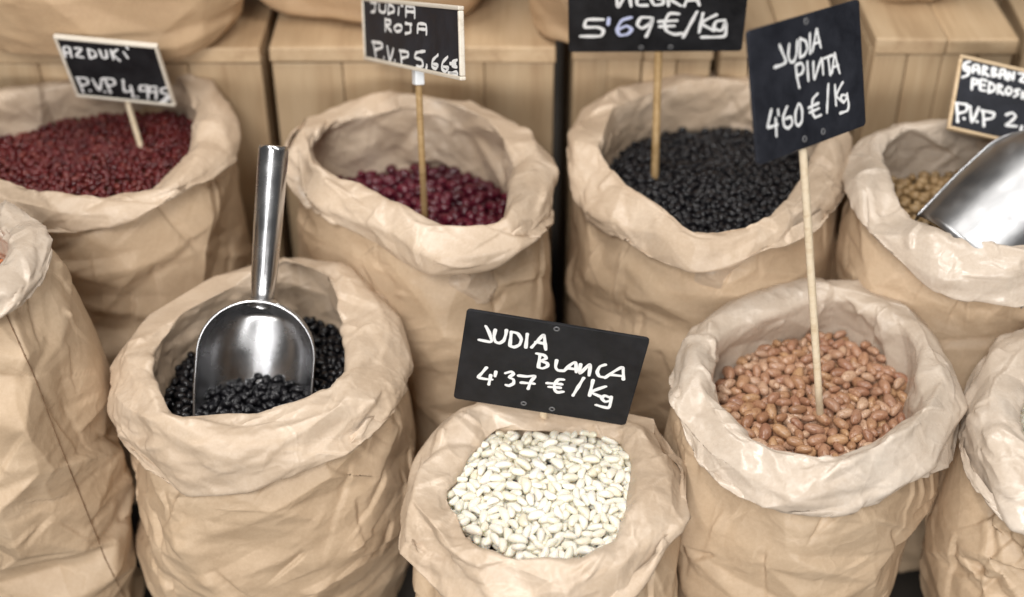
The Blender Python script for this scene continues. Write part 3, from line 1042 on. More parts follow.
# ------------------------------------------------------------------ steel scoops
def make_scoop(name, label, end_top, axis, face, width, depth, length, h_len, h_rad, bend=0.0, steel='steel'):
    """end_top: closed end of the bowl; axis: unit vector from the closed end to the tip; face: direction the mouth faces."""
    z = np.array(axis, float)
    z /= np.linalg.norm(z)
    y = np.array(face, float)
    y -= z * (y @ z)
    y /= np.linalg.norm(y)
    x = np.cross(y, z)
    root = empty(name, end_top)
    R = Matrix(((x[0], y[0], z[0]), (x[1], y[1], z[1]), (x[2], y[2], z[2])))
    root.rotation_euler = R.to_euler()
    tag(root, label, "scoop", "steel scoops")
    nt_, ns = 44, 40
    w = width / 2
    V = []
    for i in range(nt_):
        q = i / (nt_ - 1)
        t = (q ** 1.6) * length
        rr = min(1.0, t / (w * 0.95))
        k = math.sqrt(max(0.0, 1 - (1 - rr) ** 2))
        kk = max(k, 0.0)
        rd = min(1.0, t / (w * 0.40))
        kd = math.sqrt(max(0.0, 1 - (1 - rd) ** 2))
        tip = max(0.0, (t - length * 0.62) / (length * 0.38))
        for j in range(ns + 1):
            a = math.pi * j / ns
            ct, st = math.cos(a), math.sin(a)
            xx = -w * kk * (abs(ct) ** 0.85) * (1 if ct > 0 else -1) * (1 - 0.05 * tip)
            yy = -depth * kd * st
            V.append((xx, yy, t + 0.25 * w * tip * (st - 0.6)))
    F = []
    for i in range(nt_ - 1):
        for j in range(ns):
            F.append((i * (ns + 1) + j, (i + 1) * (ns + 1) + j, (i + 1) * (ns + 1) + j + 1, i * (ns + 1) + j + 1))
    bowl = mesh_np("bowl", V, F, M[steel], root)
    so = bowl.modifiers.new("solid", 'SOLIDIFY')
    so.thickness = 0.0011
    so.offset = 0.0
    # rolled rim wire along both edges and round the closed end
    ringp = [V[i * (ns + 1)] for i in range(nt_ - 1, 0, -1)] + [V[i * (ns + 1) + ns] for i in range(0, nt_)]
    tv, tf = tube_along(ringp, [0.0011] * len(ringp), 8)
    mesh_np("rim", tv, tf, M[steel], root)
    # pressed bead just inside the rolled rim
    bead = []
    for i in range(3, nt_):
        bead.append((V[i * (ns + 1) + 4][0] * 1.012, V[i * (ns + 1) + 4][1] - 0.0008, V[i * (ns + 1) + 4][2]))
    for sg in (1, -1):
        tv, tf = tube_along([(sg * p_[0], p_[1], p_[2]) for p_ in bead], [0.0011] * len(bead), 8)
        mesh_np("bead", tv, tf, M[steel], root)
    # handle, off the back of the closed end
    hy = -depth * 0.42
    p = []
    r = []
    for s, rad in ((0.006, 0.62), (0.0, 0.70), (-0.006, 0.80), (-0.02, 0.88), (-h_len * 0.5, 0.96), (-h_len + 0.008, 1.0), (-h_len + 0.003, 0.99), (-h_len, 0.93), (-h_len - 0.0006, 0.80), (-h_len + 0.0006, 0.70), (-h_len + 0.006, 0.66)):
        p.append((0, hy + bend * min(0, s), s))
        r.append(h_rad * rad)
    # explicit rings about the local z axis (rounded, hollow end)
    HV, HF = [], []
    seg = 28
    for (pp, rad) in zip(p, r):
        for s in range(seg):
            a = 2 * math.pi * s / seg
            HV.append((pp[0] + rad * math.cos(a), pp[1] + rad * math.sin(a), pp[2]))
    for i in range(len(p) - 1):
        for s in range(seg):
            s2 = (s + 1) % seg
            HF.append((i * seg + s, (i + 1) * seg + s, (i + 1) * seg + s2, i * seg + s2))
    HF.append(tuple((len(p) - 1) * seg + s for s in range(seg)))
    mesh_np("handle", HV, HF, M[steel], root)
    # weld collar
    cp = [(0, hy, 0.0045), (0, hy, 0.002), (0, hy, -0.001)]
    CV, CF = [], []
    for (pp, rad) in zip(cp, (h_rad * 1.25, h_rad * 1.15, h_rad * 0.8)):
        for s in range(seg):
            a = 2 * math.pi * s / seg
            CV.append((pp[0] + rad * math.cos(a), pp[1] + rad * math.sin(a), pp[2]))
    for i in range(2):
        for s in range(seg):
            s2 = (s + 1) % seg
            CF.append((i * seg + s, (i + 1) * seg + s, (i + 1) * seg + s2, i * seg + s2))
    mesh_np("weld_collar", CV, CF, M[steel], root)
    wm = np.array(R)
    OCC.append((np.array(V) @ wm.T + np.array(end_top), np.array(F)))
    OCC.append((np.array(HV) @ wm.T + np.array(end_top), np.array(HF[:-1])))
    return root


# scoop standing in the black beans: tip buried, leaning back
tip = on_z(250, 432, 0.244)
bx = None
for xx in np.linspace(0.0, 0.25, 26):
    ax_up = np.array([xx, 0.52, 0.85])
    ax_up /= np.linalg.norm(ax_up)
    # lengths so that the closed end and the handle's end show at the right heights
    best = min(np.linspace(0.05, 0.25, 300), key=lambda l: abs(project(tip + ax_up * l)[1] - 302))
    end_top = tip + ax_up * best
    hbest = min(np.linspace(0.03, 0.25, 300), key=lambda l: abs(project(end_top + ax_up * l)[1] - 146))
    er = abs(project(end_top + ax_up * hbest)[0] - 270)
    if bx is None or er < bx[0]:
        bx = (er, ax_up, best, end_top, hbest)
_, ax_up, best, end_top, hbest = bx
make_scoop("steel_scoop", "shiny steel scoop standing upright in the black beans, handle up", end_top, -ax_up, (0.03, -0.9, 0.45), 0.0825, 0.036, best + 0.012, hbest, 0.0107)

# slanting scoop at the right edge
tipb = on_z(960, 270, 0.318)
endb = on_z(1078, 159, 0.370)
ab = (tipb - endb)
lb = np.linalg.norm(ab)
make_scoop("steel_scoop", "large steel scoop lying aslant in the chickpea sack at the right edge", endb, ab / lb, (0.30, 0.62, -0.70), 0.104, 0.046, lb, 0.10, 0.0095, steel='steel_dull')


# ------------------------------------------------------------------ price signs
def rot_vec(r):
    th = np.linalg.norm(r)
    if th < 1e-9:
        return np.eye(3)
    k = r / th
    K = np.array([[0, -k[2], k[1]], [k[2], 0, -k[0]], [-k[1], k[0], 0]])
    return np.eye(3) + math.sin(th) * K + (1 - math.cos(th)) * K @ K


BASE = np.array([[1, 0, 0], [0, 0, -1], [0, 1, 0]], float)   # board x -> world x, board y (up) -> world z, normal -> -y


def fit_board(corners, anchor_px, depth_pt, init=(0, 0, 0)):
    """pose and size of a flat rectangle whose corners fall on TL,TR,BR,BL, held at a known distance."""
    corners = np.array(corners, float)
    dist = np.linalg.norm(depth_pt - CAM)
    d = px_dir(*corners.mean(0))
    c0 = CAM + d / np.linalg.norm(d) * dist
    w0 = np.linalg.norm(corners[1] - corners[0]) / F_PX * dist
    h0 = np.linalg.norm(corners[3] - corners[0]) / F_PX * dist * 1.15
    sx = np.array([-1, 1, 1, -1]) * 0.5
    sy = np.array([1, 1, -1, -1]) * 0.5

    def res(x):
        Rm = rot_vec(x[:3]) @ BASE
        c = c0 + RIGHT * x[3] * 0.1 + UP * x[4] * 0.1
        w, h = x[5] * 0.1, x[6] * 0.1
        P = c + (sx[:, None] * w) * Rm[:, 0] + (sy[:, None] * h) * Rm[:, 1]
        return np.concatenate([(project(P) - corners).ravel(), 0.02 * x[:3] * 10])
    x = np.array([init[0], init[1], init[2], 0, 0, w0 * 10, h0 * 10], float)
    lam = 1.0
    r = res(x)
    for _ in range(120):
        J = np.stack([(res(x + np.eye(7)[k] * 1e-5) - r) / 1e-5 for k in range(7)], -1)
        dx = np.linalg.solve(J.T @ J + lam * np.eye(7), -J.T @ r)
        r2 = res(x + dx)
        if r2 @ r2 < r @ r:
            x, r, lam = x + dx, r2, lam * 0.5
        else:
            lam *= 3
    Rm = rot_vec(x[:3]) @ BASE
    return c0 + RIGHT * x[3] * 0.1 + UP * x[4] * 0.1, Rm, x[5] * 0.1, x[6] * 0.1, np.abs(r[:8]).max()


def smooth_stroke(p, step):
    p = np.array(p, float)
    if len(p) == 1:
        return p
    if len(p) == 2:
        n_ = max(2, int(np.linalg.norm(p[1] - p[0]) / step))
        return p[0] + (p[1] - p[0]) * np.linspace(0, 1, n_)[:, None]
    out = []
    for i in range(len(p) - 1):
        p0, p1, p2, p3 = p[max(0, i - 1)], p[i], p[i + 1], p[min(len(p) - 1, i + 2)]
        n_ = max(2, int(np.linalg.norm(p2 - p1) / step))
        for t in np.linspace(0, 1, n_, endpoint=False):
            # tightened spline: hand lettering keeps its corners
            m1, m2 = 0.32 * (p2 - p0), 0.32 * (p3 - p1)
            t2, t3 = t * t, t ** 3
            out.append((2 * t3 - 3 * t2 + 1) * p1 + (t3 - 2 * t2 + t) * m1 + (-2 * t3 + 3 * t2) * p2 + (t3 - t2) * m2)
    out.append(p[-1])
    return np.array(out)


def stroke_mesh(V, F, pts, wd, z0, z1, rng):
    """a flat marker stroke with round ends"""
    k = len(pts)
    if k == 1:
        ring = [pts[0] + wd * 0.62 * np.array([math.cos(a), math.sin(a)]) for a in np.linspace(0, 2 * math.pi, 12, endpoint=False)]
    else:
        tg = np.gradient(pts, axis=0)
        tg /= (np.linalg.norm(tg, axis=1, keepdims=True) + 1e-12)
        nr = np.stack([-tg[:, 1], tg[:, 0]], -1)
        ww = wd * 0.5 * (1 + 0.16 * np.sin(np.arange(k) * 0.55 + rng.random() * 6) + 0.05 * (rng.random(k) - 0.5))
        Lf, Rt = pts + nr * ww[:, None], pts - nr * ww[:, None]
        # strip quads, both caps as fans
        b = len(V)
        for z in (z0, z1):
            for i in range(k):
                V.append((Lf[i][0], Lf[i][1], z))
                V.append((Rt[i][0], Rt[i][1], z))
        o = 2 * k
        for i in range(k - 1):
            F.append((b + o + 2 * i, b + o + 2 * i + 1, b + o + 2 * i + 3, b + o + 2 * i + 2))
            F.append((b + 2 * i, b + 2 * i + 2, b + o + 2 * i + 2, b + o + 2 * i))
            F.append((b + 2 * i + 1, b + o + 2 * i + 1, b + o + 2 * i + 3, b + 2 * i + 3))
        for (c, r_, sgn) in ((pts[0], ww[0], -1), (pts[-1], ww[-1], 1)):
            a0 = math.atan2(*(tg[0 if sgn < 0 else -1] * sgn)[::-1])
            b2 = len(V)
            arc = [c + r_ * np.array([math.cos(a0 + t), math.sin(a0 + t)]) for t in np.linspace(-math.pi / 2, math.pi / 2, 8)]
            for q in arc:
                V.append((q[0], q[1], z1 + 0.00001))
            F.append(tuple(range(b2, b2 + 8)))
        return
    b = len(V)
    for q in ring:
        V.append((q[0], q[1], z1))
    F.append(tuple(range(b, b + len(ring))))


def homography(src, dst):
    A = []
    for (x, y), (u, v) in zip(src, dst):
        A.append([x, y, 1, 0, 0, 0, -u * x, -u * y, -u])
        A.append([0, 0, 0, x, y, 1, -v * x, -v * y, -v])
    return np.linalg.svd(np.array(A, float))[2][-1].reshape(3, 3)


def make_sign(label, corners, depth_pt, zoom, strokes, width, foot, stick_px, frame=None, ink='ink', board='board', stick='stick',
              holes=(), stick_r=0.0028, special=(), init=(0, 0, 0), clip=False, stick_up=0.3):
    """corners TL,TR,BR,BL in the photo; zoom=(scale, ox, oy): coordinates in which the handwriting was traced."""
    c, Rm, w, h, err = fit_board(corners, None, depth_pt, init)
    print("sign", label[:30], "w %.3f h %.3f err %.2f px" % (w, h, err), Rm[:, 2].round(2))
    root = empty("price_sign", c)
    root.rotation_euler = Matrix(Rm.tolist()).to_euler()
    tag(root, label, "price sign", "black price signs")
    th = 0.0022
    # board: rounded rectangle slab
    fr = 0.0 if frame is None else 0.0028
    bw, bh = w / 2 - fr * 0.6, h / 2 - fr * 0.6
    rad = 0.003 if frame is None else 0.0008
    out = []
    for (sx, sy, a0) in ((1, 1, 0), (-1, 1, 90), (-1, -1, 180), (1, -1, 270)):
        for a in range(0, 91, 15):
            t = math.radians(a0 + a)
            out.append((sx * (bw - rad) + rad * math.cos(t), sy * (bh - rad) + rad * math.sin(t)))
    k = len(out)
    V = [(x, y, z) for z in (-th / 2, th / 2) for (x, y) in out]
    F = [tuple(range(k))[::-1], tuple(range(k, 2 * k))] + [(i, (i + 1) % k, k + (i + 1) % k, k + i) for i in range(k)]
    o = mesh_np("board", V, F, M[board], root, smooth=False)
    add_bevel(o, 0.0004)
    if frame is not None:
        V, F = [], []
        t2 = 0.0023
        box_into(V, F, -w / 2, w / 2, h / 2 - fr, h / 2, -t2, t2)
        box_into(V, F, -w / 2, w / 2, -h / 2, -h / 2 + fr, -t2, t2)
        box_into(V, F, -w / 2, -w / 2 + fr, -h / 2 + fr + 0.0001, h / 2 - fr - 0.0001, -t2 + 0.0003, t2 - 0.0003)
        box_into(V, F, w / 2 - fr, w / 2, -h / 2 + fr + 0.0001, h / 2 - fr - 0.0001, -t2 + 0.0003, t2 - 0.0003)
        o = mesh_np("frame", V, F, M[frame], root, smooth=False)
        add_bevel(o, 0.0009)
    # handwriting
    sc, ox, oy = zoom
    Hm = homography(corners, [(-w / 2, h / 2), (w / 2, h / 2), (w / 2, -h / 2), (-w / 2, -h / 2)])

    def to_board(p):
        q = Hm @ np.array([p[0] / sc + ox, p[1] / sc + oy, 1.0])
        return q[:2] / q[2]
    rng = np.random.default_rng(len(label))
    wd = width / sc / F_PX * np.linalg.norm(c - CAM)
    for mat_name, which in ((ink, [s for i, s in enumerate(strokes) if i not in special]), ('ink_blue', [s for i, s in enumerate(strokes) if i in special])):
        if not which:
            continue
        V, F = [], []
        for qi, s in enumerate(which):
            b = np.array([to_board(p) for p in s])
            b = smooth_stroke(b, wd * 0.45)
            b[:, 0] = np.clip(b[:, 0], -w / 2 + fr + wd * 0.3, w / 2 - fr - wd * 0.3)
            b[:, 1] = np.clip(b[:, 1], -h / 2 + fr + wd * 0.3, h / 2 - fr - wd * 0.3)
            stroke_mesh(V, F, b, wd, th / 2 + 0.00002, th / 2 + 0.00018 + qi * 0.000004, rng)
        mesh_np("lettering", V, F, M[mat_name], root, smooth=False)
    for hp in holes:
        q = to_board(hp)
        V, F = [], []
        a = np.linspace(0, 2 * math.pi, 16, endpoint=False)
        for r_, z in ((0.0011, th / 2 + 0.0001), (0.0014, th / 2 + 0.0005), (0.0019, th / 2 + 0.0005), (0.0022, th / 2 + 0.0001)):
            V += [(q[0] + r_ * math.cos(t), q[1] + r_ * math.sin(t), z) for t in a]
        F = grid_faces(4, 16, True, flip=True)
        mesh_np("eyelet", V, F, M['eyelet'], root)
    # stick: from the beans up behind the board
    S0 = np.array(foot, float)
    Nn = Rm[:, 2]
    # where the stick meets the board's lower edge
    d = px_dir(*stick_px)
    back = c - Nn * (th / 2 + stick_r + (0.0026 if frame else 0.0003))
    S1 = CAM + d * (((back - CAM) @ Nn) / (d @ Nn))
    S2 = S1 + Rm[:, 1] * h * stick_up
    path = [S0 + (S0 - S1) / np.linalg.norm(S0 - S1) * 0.03, S0, S0 + (S1 - S0) * 0.5, S1 - (S1 - S0) / np.linalg.norm(S1 - S0) * 0.004, S1 + Rm[:, 1] * 0.004, S2]
    tv, tf = tube_along(path, [stick_r] * len(path), 12)
    loc = np.array(root.location)
    Rl = np.array(Rm)
    mesh_np("stick", (tv - loc) @ Rl, tf, M[stick], root)
    if clip:
        V, F = [], []
        u_ = (S1 - loc) @ Rl
        box_into(V, F, u_[0] - 0.0038, u_[0] + 0.0038, u_[1] - 0.010, u_[1] + 0.006, u_[2] - 0.0036, u_[2] + 0.0036)
        o = mesh_np("clip", V, F, M['clip'], root, smooth=False)
        add_bevel(o, 0.0008)
    OCC.append((np.array([(c + Rm[:, 0] * sx * w / 2 + Rm[:, 1] * sy * h / 2) for sx, sy in ((-1, -1), (1, -1), (1, 1), (-1, 1))]), np.array([[0, 1, 2, 3]])))
    return root


# pinto sign
foot = on_z(820, 413, 0.270)
top = on_y(802, 152, foot[1] + 0.004)
make_sign("black price sign reading JUDIA PINTA 4'60 €/Kg, turned square on a tall pale stick",
          [(746, 31), (858, -1), (864.5, 125), (757, 166)], top, (3.515, 740, 0),
          [[(133, 158), (146, 190), (156, 217), (142, 228), (115, 237)],
           [(168, 155), (164, 195), (172, 218), (184, 216), (193, 190), (196, 142)],
           [(206, 135), (205, 203)], [(206, 135), (226, 146), (231, 170), (222, 192), (205, 203)],
           [(240, 118), (241, 188)],
           [(249, 182), (257, 142), (265, 102), (271, 135), (279, 168)], [(253, 155), (276, 147)],
           [(190, 230), (195, 270), (203, 308)], [(190, 230), (210, 222), (218, 240), (212, 258), (197, 266)],
           [(231, 218), (235, 285)],
           [(252, 218), (256, 278), (281, 205), (287, 262)],
           [(289, 206), (319, 195)], [(304, 201), (312, 264)],
           [(318, 257), (322, 225), (328, 188), (335, 222), (345, 258)], [(321, 237), (340, 230)],
           [(105, 385), (96, 425), (93, 448), (126, 438)], [(120, 415), (123, 478)], [(128, 385), (130, 405)],
           [(160, 375), (147, 410), (150, 443), (165, 450), (178, 435), (174, 412), (154, 418)],
           [(200, 365), (190, 395), (190, 430), (200, 442), (212, 425), (213, 390), (206, 367), (200, 365)],
           [(267, 330), (250, 350), (248, 390), (258, 412), (279, 404)], [(235, 379), (270, 363)], [(238, 396), (272, 381)],
           [(305, 295), (300, 397)],
           [(328, 298), (332, 370)], [(355, 290), (333, 336), (358, 360)],
           [(368, 335), (352, 335), (349, 350), (362, 357), (370, 342)], [(370, 330), (376, 365), (372, 388), (345, 398)]],
          9.5, foot, (803, 150), holes=[(227, 75), (222, 488), (287, 462)], board='board_blue', stick_r=0.0026, init=(0.2, 0.3, 0.2))

# white bean sign
bl = on_y(545, 405, -0.006)
make_sign("black price sign reading JUDIA BLANCA 4'37 €/Kg, leaning over the white beans",
          [(467, 308), (650, 339), (625.5, 424), (453.5, 398)], bl, (4.59, 450, 300),
          [[(168, 112), (183, 140), (196, 180), (188, 186), (165, 182), (136, 176)],
           [(213, 130), (207, 160), (213, 185), (232, 192), (252, 180), (262, 152), (265, 132)],
           [(288, 140), (281, 202)], [(288, 140), (318, 148), (334, 175), (325, 200), (300, 211), (281, 204)],
           [(362, 150), (355, 212)],
           [(382, 212), (408, 184), (438, 155), (443, 190), (447, 223)], [(400, 187), (445, 196)],
           [(404, 240), (440, 249), (449, 264), (424, 274), (453, 285), (455, 299), (432, 309), (412, 303)], [(420, 250), (413, 303)],
           [(497, 272), (492, 303), (503, 318), (528, 320)],
           [(530, 321), (558, 294), (583, 281), (586, 326)], [(550, 308), (585, 313)],
           [(606, 290), (602, 332), (648, 290), (644, 341)],
           [(718, 292), (693, 301), (681, 325), (690, 345), (712, 349)],
           [(716, 351), (758, 322), (795, 305), (798, 358)], [(740, 337), (795, 344)],
           [(172, 305), (150, 331), (134, 350), (165, 358), (198, 360)], [(192, 340), (183, 383)], [(216, 324), (212, 345)],
           [(260, 331), (288, 324), (298, 335), (278, 350), (298, 360), (298, 378), (277, 389), (263, 385)],
           [(322, 342), (360, 346), (397, 344), (378, 370), (366, 402)], [(334, 374), (394, 379)],
           [(530, 360), (505, 360), (488, 380), (487, 405), (500, 418), (527, 415)], [(452, 376), (520, 381)], [(460, 393), (513, 397)],
           [(620, 352), (571, 432)],
           [(662, 362), (646, 432)], [(720, 390), (655, 416), (704, 440)],
           [(737, 441), (713, 432), (701, 445), (716, 460), (738, 455)], [(743, 437), (739, 470), (730, 487), (700, 482), (674, 474)]],
          15.5, on_z(545, 432, 0.244) + np.array([0, 0.012, -0.004]), (543, 408), holes=[(497, 128), (345, 470), (475, 495)], init=(0.1, 0.1, 0.2), stick_up=0.5)

# black bean sign, its top beyond the frame
foot = on_z(655, 168, 0.322)
top = on_y(659, 55, foot[1] + 0.002)
make_sign("wide black price sign reading 5'69 €/Kg on a dark stick, cut off at the top",
          [(567.5, -42), (752, -43), (741.8, 49.8), (568.8, 52)], top, (5.12, 560, 0),
          [[(290, -58), (303, 30), (352, -55), (368, 27)],
           [(452, -52), (405, -47), (400, 18), (450, 22)], [(404, -14), (440, -16)],
           [(532, -45), (492, -50), (472, -12), (488, 20), (530, 15), (533, -10), (506, -10)],
           [(560, 25), (560, -52), (610, -42), (602, -18), (565, -12), (622, 24)],
           [(640, 25), (682, -58), (717, 22)], [(655, -2), (708, -4)],
           [(225, 95), (140, 97), (130, 134), (195, 135), (225, 150), (210, 180), (106, 182)], [(253, 90), (250, 120)],
           [(370, 84), (320, 100), (296, 145), (310, 175), (350, 170), (371, 146), (345, 128), (305, 145)],
           [(470, 85), (420, 85), (400, 120), (425, 140), (465, 115), (479, 84), (465, 140), (446, 181)],
           [(614, 66), (565, 65), (540, 110), (550, 152), (590, 170), (630, 165)], [(510, 105), (603, 100)], [(515, 130), (590, 127)],
           [(705, 54), (635, 184)],
           [(735, 62), (715, 160)], [(802, 70), (728, 112), (790, 150)],
           [(845, 98), (802, 104), (790, 138), (828, 150), (849, 112), (843, 178), (728, 184)]],
          17, foot, (658.5, 52), holes=[(420, 238), (570, 235)], stick='stick_dark', stick_r=0.0031, special=(8, 9), init=(0, 0, 0))

# red bean sign
foot = on_z(424.5, 214, 0.308)
top = on_y(418, 72, foot[1] + 0.002)
make_sign("small pale framed chalkboard reading JUDIA ROJA on a thin stick",
          [(363, -3), (461.5, 6), (463, 80.6), (366.3, 59.5)], top, (6.635, 355, 0),
          [[(112, 4), (152, 8)], [(142, 8), (140, 72), (116, 80)],
           [(170, 15), (170, 68), (192, 84), (210, 74), (212, 20)],
           [(232, 27), (229, 92)], [(232, 27), (262, 45), (268, 75), (229, 92)],
           [(300, 48), (297, 95)], [(314, 18), (326, 14)],
           [(347, 112), (351, 38), (400, 38), (406, 120)], [(351, 76), (402, 80)],
           [(210, 128), (212, 208)], [(210, 128), (245, 140), (240, 164), (215, 168), (252, 210)],
           [(292, 163), (270, 185), (285, 210), (315, 202), (319, 175), (292, 163)],
           [(345, 155), (386, 163)], [(376, 164), (378, 213), (345, 223)],
           [(425, 217), (430, 160), (480, 165), (484, 230)], [(430, 192), (482, 197)],
           [(132, 280), (152, 388)], [(124, 278), (185, 287), (190, 314), (146, 330)], [(203, 384)],
           [(224, 308), (242, 402), (266, 322)], [(276, 403)],
           [(312, 338), (320, 420)], [(306, 336), (360, 347), (360, 375), (318, 386)],
           [(476, 340), (418, 350), (408, 382), (452, 398), (460, 436), (420, 446)], [(488, 432), (482, 462)],
           [(562, 365), (527, 400), (521, 440), (545, 456), (560, 432), (530, 424)],
           [(627, 377), (592, 415), (586, 455), (610, 475), (629, 450), (597, 442)],
           [(690, 398), (658, 412), (655, 438), (688, 444)], [(642, 422), (680, 422)],
           [(630, 490), (684, 478), (690, 503), (640, 508)]],
          19, foot, (418, 71), frame='frame', board='board_blue', stick='stick_dark', stick_r=0.0026, clip=True, init=(0, 0.2, 0.1), stick_up=0.2)

# azuki sign
foot = on_z(139, 141, 0.330)
top = on_y(127, 98, foot[1] - 0.002)
make_sign("small slanted chalkboard with pale frame reading AZUKI, stuck in the azuki beans",
          [(53, 35.5), (157.6, 44.4), (176, 105.6), (77.3, 94.6)], top, (7.279, 45, 30),
          [[(152, 192), (136, 122), (176, 122), (194, 190)], [(144, 160), (184, 160)],
           [(218, 126), (264, 130), (226, 183), (276, 192)],
           [(310, 132), (326, 200)], [(310, 132), (358, 150), (366, 184), (326, 200)],
           [(393, 137), (416, 195), (446, 192), (440, 140)],
           [(475, 137), (495, 205)], [(524, 132), (490, 165), (540, 215)],
           [(570, 153), (600, 195)], [(592, 114), (601, 128)],
           [(240, 342), (280, 440)], [(232, 338), (300, 345), (314, 380), (265, 396)], [(330, 432)],
           [(345, 350), (394, 430), (410, 348)], [(436, 440)],
           [(432, 347), (475, 447)], [(424, 344), (490, 350), (506, 385), (455, 402)],
           [(565, 357), (576, 440), (634, 430)], [(620, 400), (640, 482)], [(670, 480)],
           [(742, 400), (692, 400), (690, 435), (735, 432), (746, 396), (748, 492)],
           [(802, 405), (760, 410), (765, 445), (800, 441), (812, 405), (806, 496)],
           [(884, 414), (846, 424), (850, 452), (886, 456)],
           [(842, 520), (900, 470)], [(868, 518), (916, 486)]],
          18, foot, (126.5, 99), frame='frame', board='board', stick='stick', stick_r=0.0024, init=(0.5, 0.3, 0.3), stick_up=0.2)

# chickpea sign, cut by the right edge
foot = on_z(1012, 175, 0.322)
top = on_y(1003, 138, foot[1])
make_sign("tan framed chalkboard reading GARBANZO PEDROSILLANO beside the slanting scoop",
          [(959.3, 55), (1066, 79), (1054, 154), (946.7, 128.8)], top, (5.966, 935, 45),
          [[(204, 104), (178, 110), (166, 136), (178, 158), (198, 150), (200, 136), (184, 136)], [(199, 150), (192, 182), (160, 196)],
           [(220, 168), (226, 126), (254, 126), (258, 175)], [(222, 150), (256, 152)],
           [(280, 182), (285, 132)], [(285, 132), (308, 142), (284, 160), (312, 187)],
           [(335, 190), (338, 142), (362, 150), (340, 166), (366, 182), (335, 192)],
           [(380, 198), (386, 152), (412, 156), (414, 207)], [(382, 178), (413, 180)],
           [(430, 212), (435, 164), (460, 212), (466, 168)],
           [(495, 172), (536, 180), (500, 217), (540, 226)],
           [(576, 188), (562, 212), (578, 236), (598, 216), (576, 188)],
           [(214, 268), (220, 205)], [(220, 205), (250, 215), (244, 234), (218, 238)],
           [(300, 217), (268, 210), (265, 268), (296, 276)], [(268, 240), (292, 244)],
           [(320, 227), (315, 284)], [(320, 227), (350, 245), (346, 274), (315, 286)],
           [(368, 293), (373, 240), (396, 251), (373, 267), (402, 298)],
           [(430, 256), (415, 276), (430, 300), (451, 285), (446, 260), (430, 256)],
           [(496, 270), (470, 276), (492, 296), (466, 312)], [(518, 284), (513, 322)],
           [(538, 290), (533, 326), (550, 330)], [(565, 296), (560, 332), (578, 336)], [(588, 340), (602, 304), (614, 346)],
           [(632, 352), (637, 314), (658, 354), (664, 318)], [(690, 322), (680, 346), (696, 356), (704, 334), (690, 322)],
           [(126, 352), (132, 460)], [(112, 348), (186, 360), (180, 398), (130, 412)], [(170, 442)],
           [(206, 370), (217, 464), (256, 376)], [(246, 460)],
           [(282, 397), (287, 486)], [(272, 394), (346, 410), (336, 440), (286, 448)],
           [(420, 420), (456, 408), (475, 430), (444, 462), (416, 482), (482, 488)], [(512, 490), (506, 512)],
           [(590, 440), (550, 440), (546, 465), (580, 475), (580, 505), (545, 508)], [(650, 455), (616, 460), (618, 485), (650, 482), (655, 455), (650, 525)]],
          15, foot, (1002, 141), frame='frame_tan', board='board_blue', stick='stick', stick_r=0.0024, init=(0.1, 0.1, 0.2))


# ------------------------------------------------------------------ beans
def bean_template(a, b, c, kink, nu=14, nv=9, seed=0):
    rng = np.random.default_rng(seed)
    V = [(-a, 0, 0)]
    for i in range(1, nv):
        ph = math.pi * i / nv
        x = -math.cos(ph)
        r = math.sin(ph) ** 0.86
        for j in range(nu):
            t = 2 * math.pi * j / nu
            V.append((x, r * math.cos(t), r * math.sin(t)))
    V.append((a, 0, 0))
    V = np.array(V)
    V[0, 0], V[-1, 0] = -1, 1
    end = 1 + 0.14 * (rng.random() - 0.5) * V[:, :1]
    V[:, 1:] *= end
    V = V * np.array([a, b, c])
    xr = V[:, 0] / a
    V[:, 1] += kink * b * (xr ** 2 - 0.35) - kink * 0.35 * b * np.exp(-(xr / 0.35) ** 2) * (V[:, 1] < 0)
    F = []
    for j in range(nu):
        F.append((0, 1 + (j + 1) % nu, 1 + j))
    for i in range(nv - 2):
        for j in range(nu):
            j2 = (j + 1) % nu
            p, q = 1 + i * nu, 1 + (i + 1) * nu
            F.append((p + j, p + j2, q + j2))
            F.append((p + j, q + j2, q + j))
    last = len(V) - 1
    for j in range(nu):
        F.append((last, 1 + (nv - 2) * nu + j, 1 + (nv - 2) * nu + (j + 1) % nu))
    return V, np.array(F)


def inside_poly(poly, x, y):
    n_ = len(poly)
    inside = False
    j = n_ - 1
    for i in range(n_):
        xi, yi = poly[i]
        xj, yj = poly[j]
        if ((yi > y) != (yj > y)) and (x < (xj - xi) * (y - yi) / (yj - yi) + xi):
            inside = not inside
        j = i
    return inside


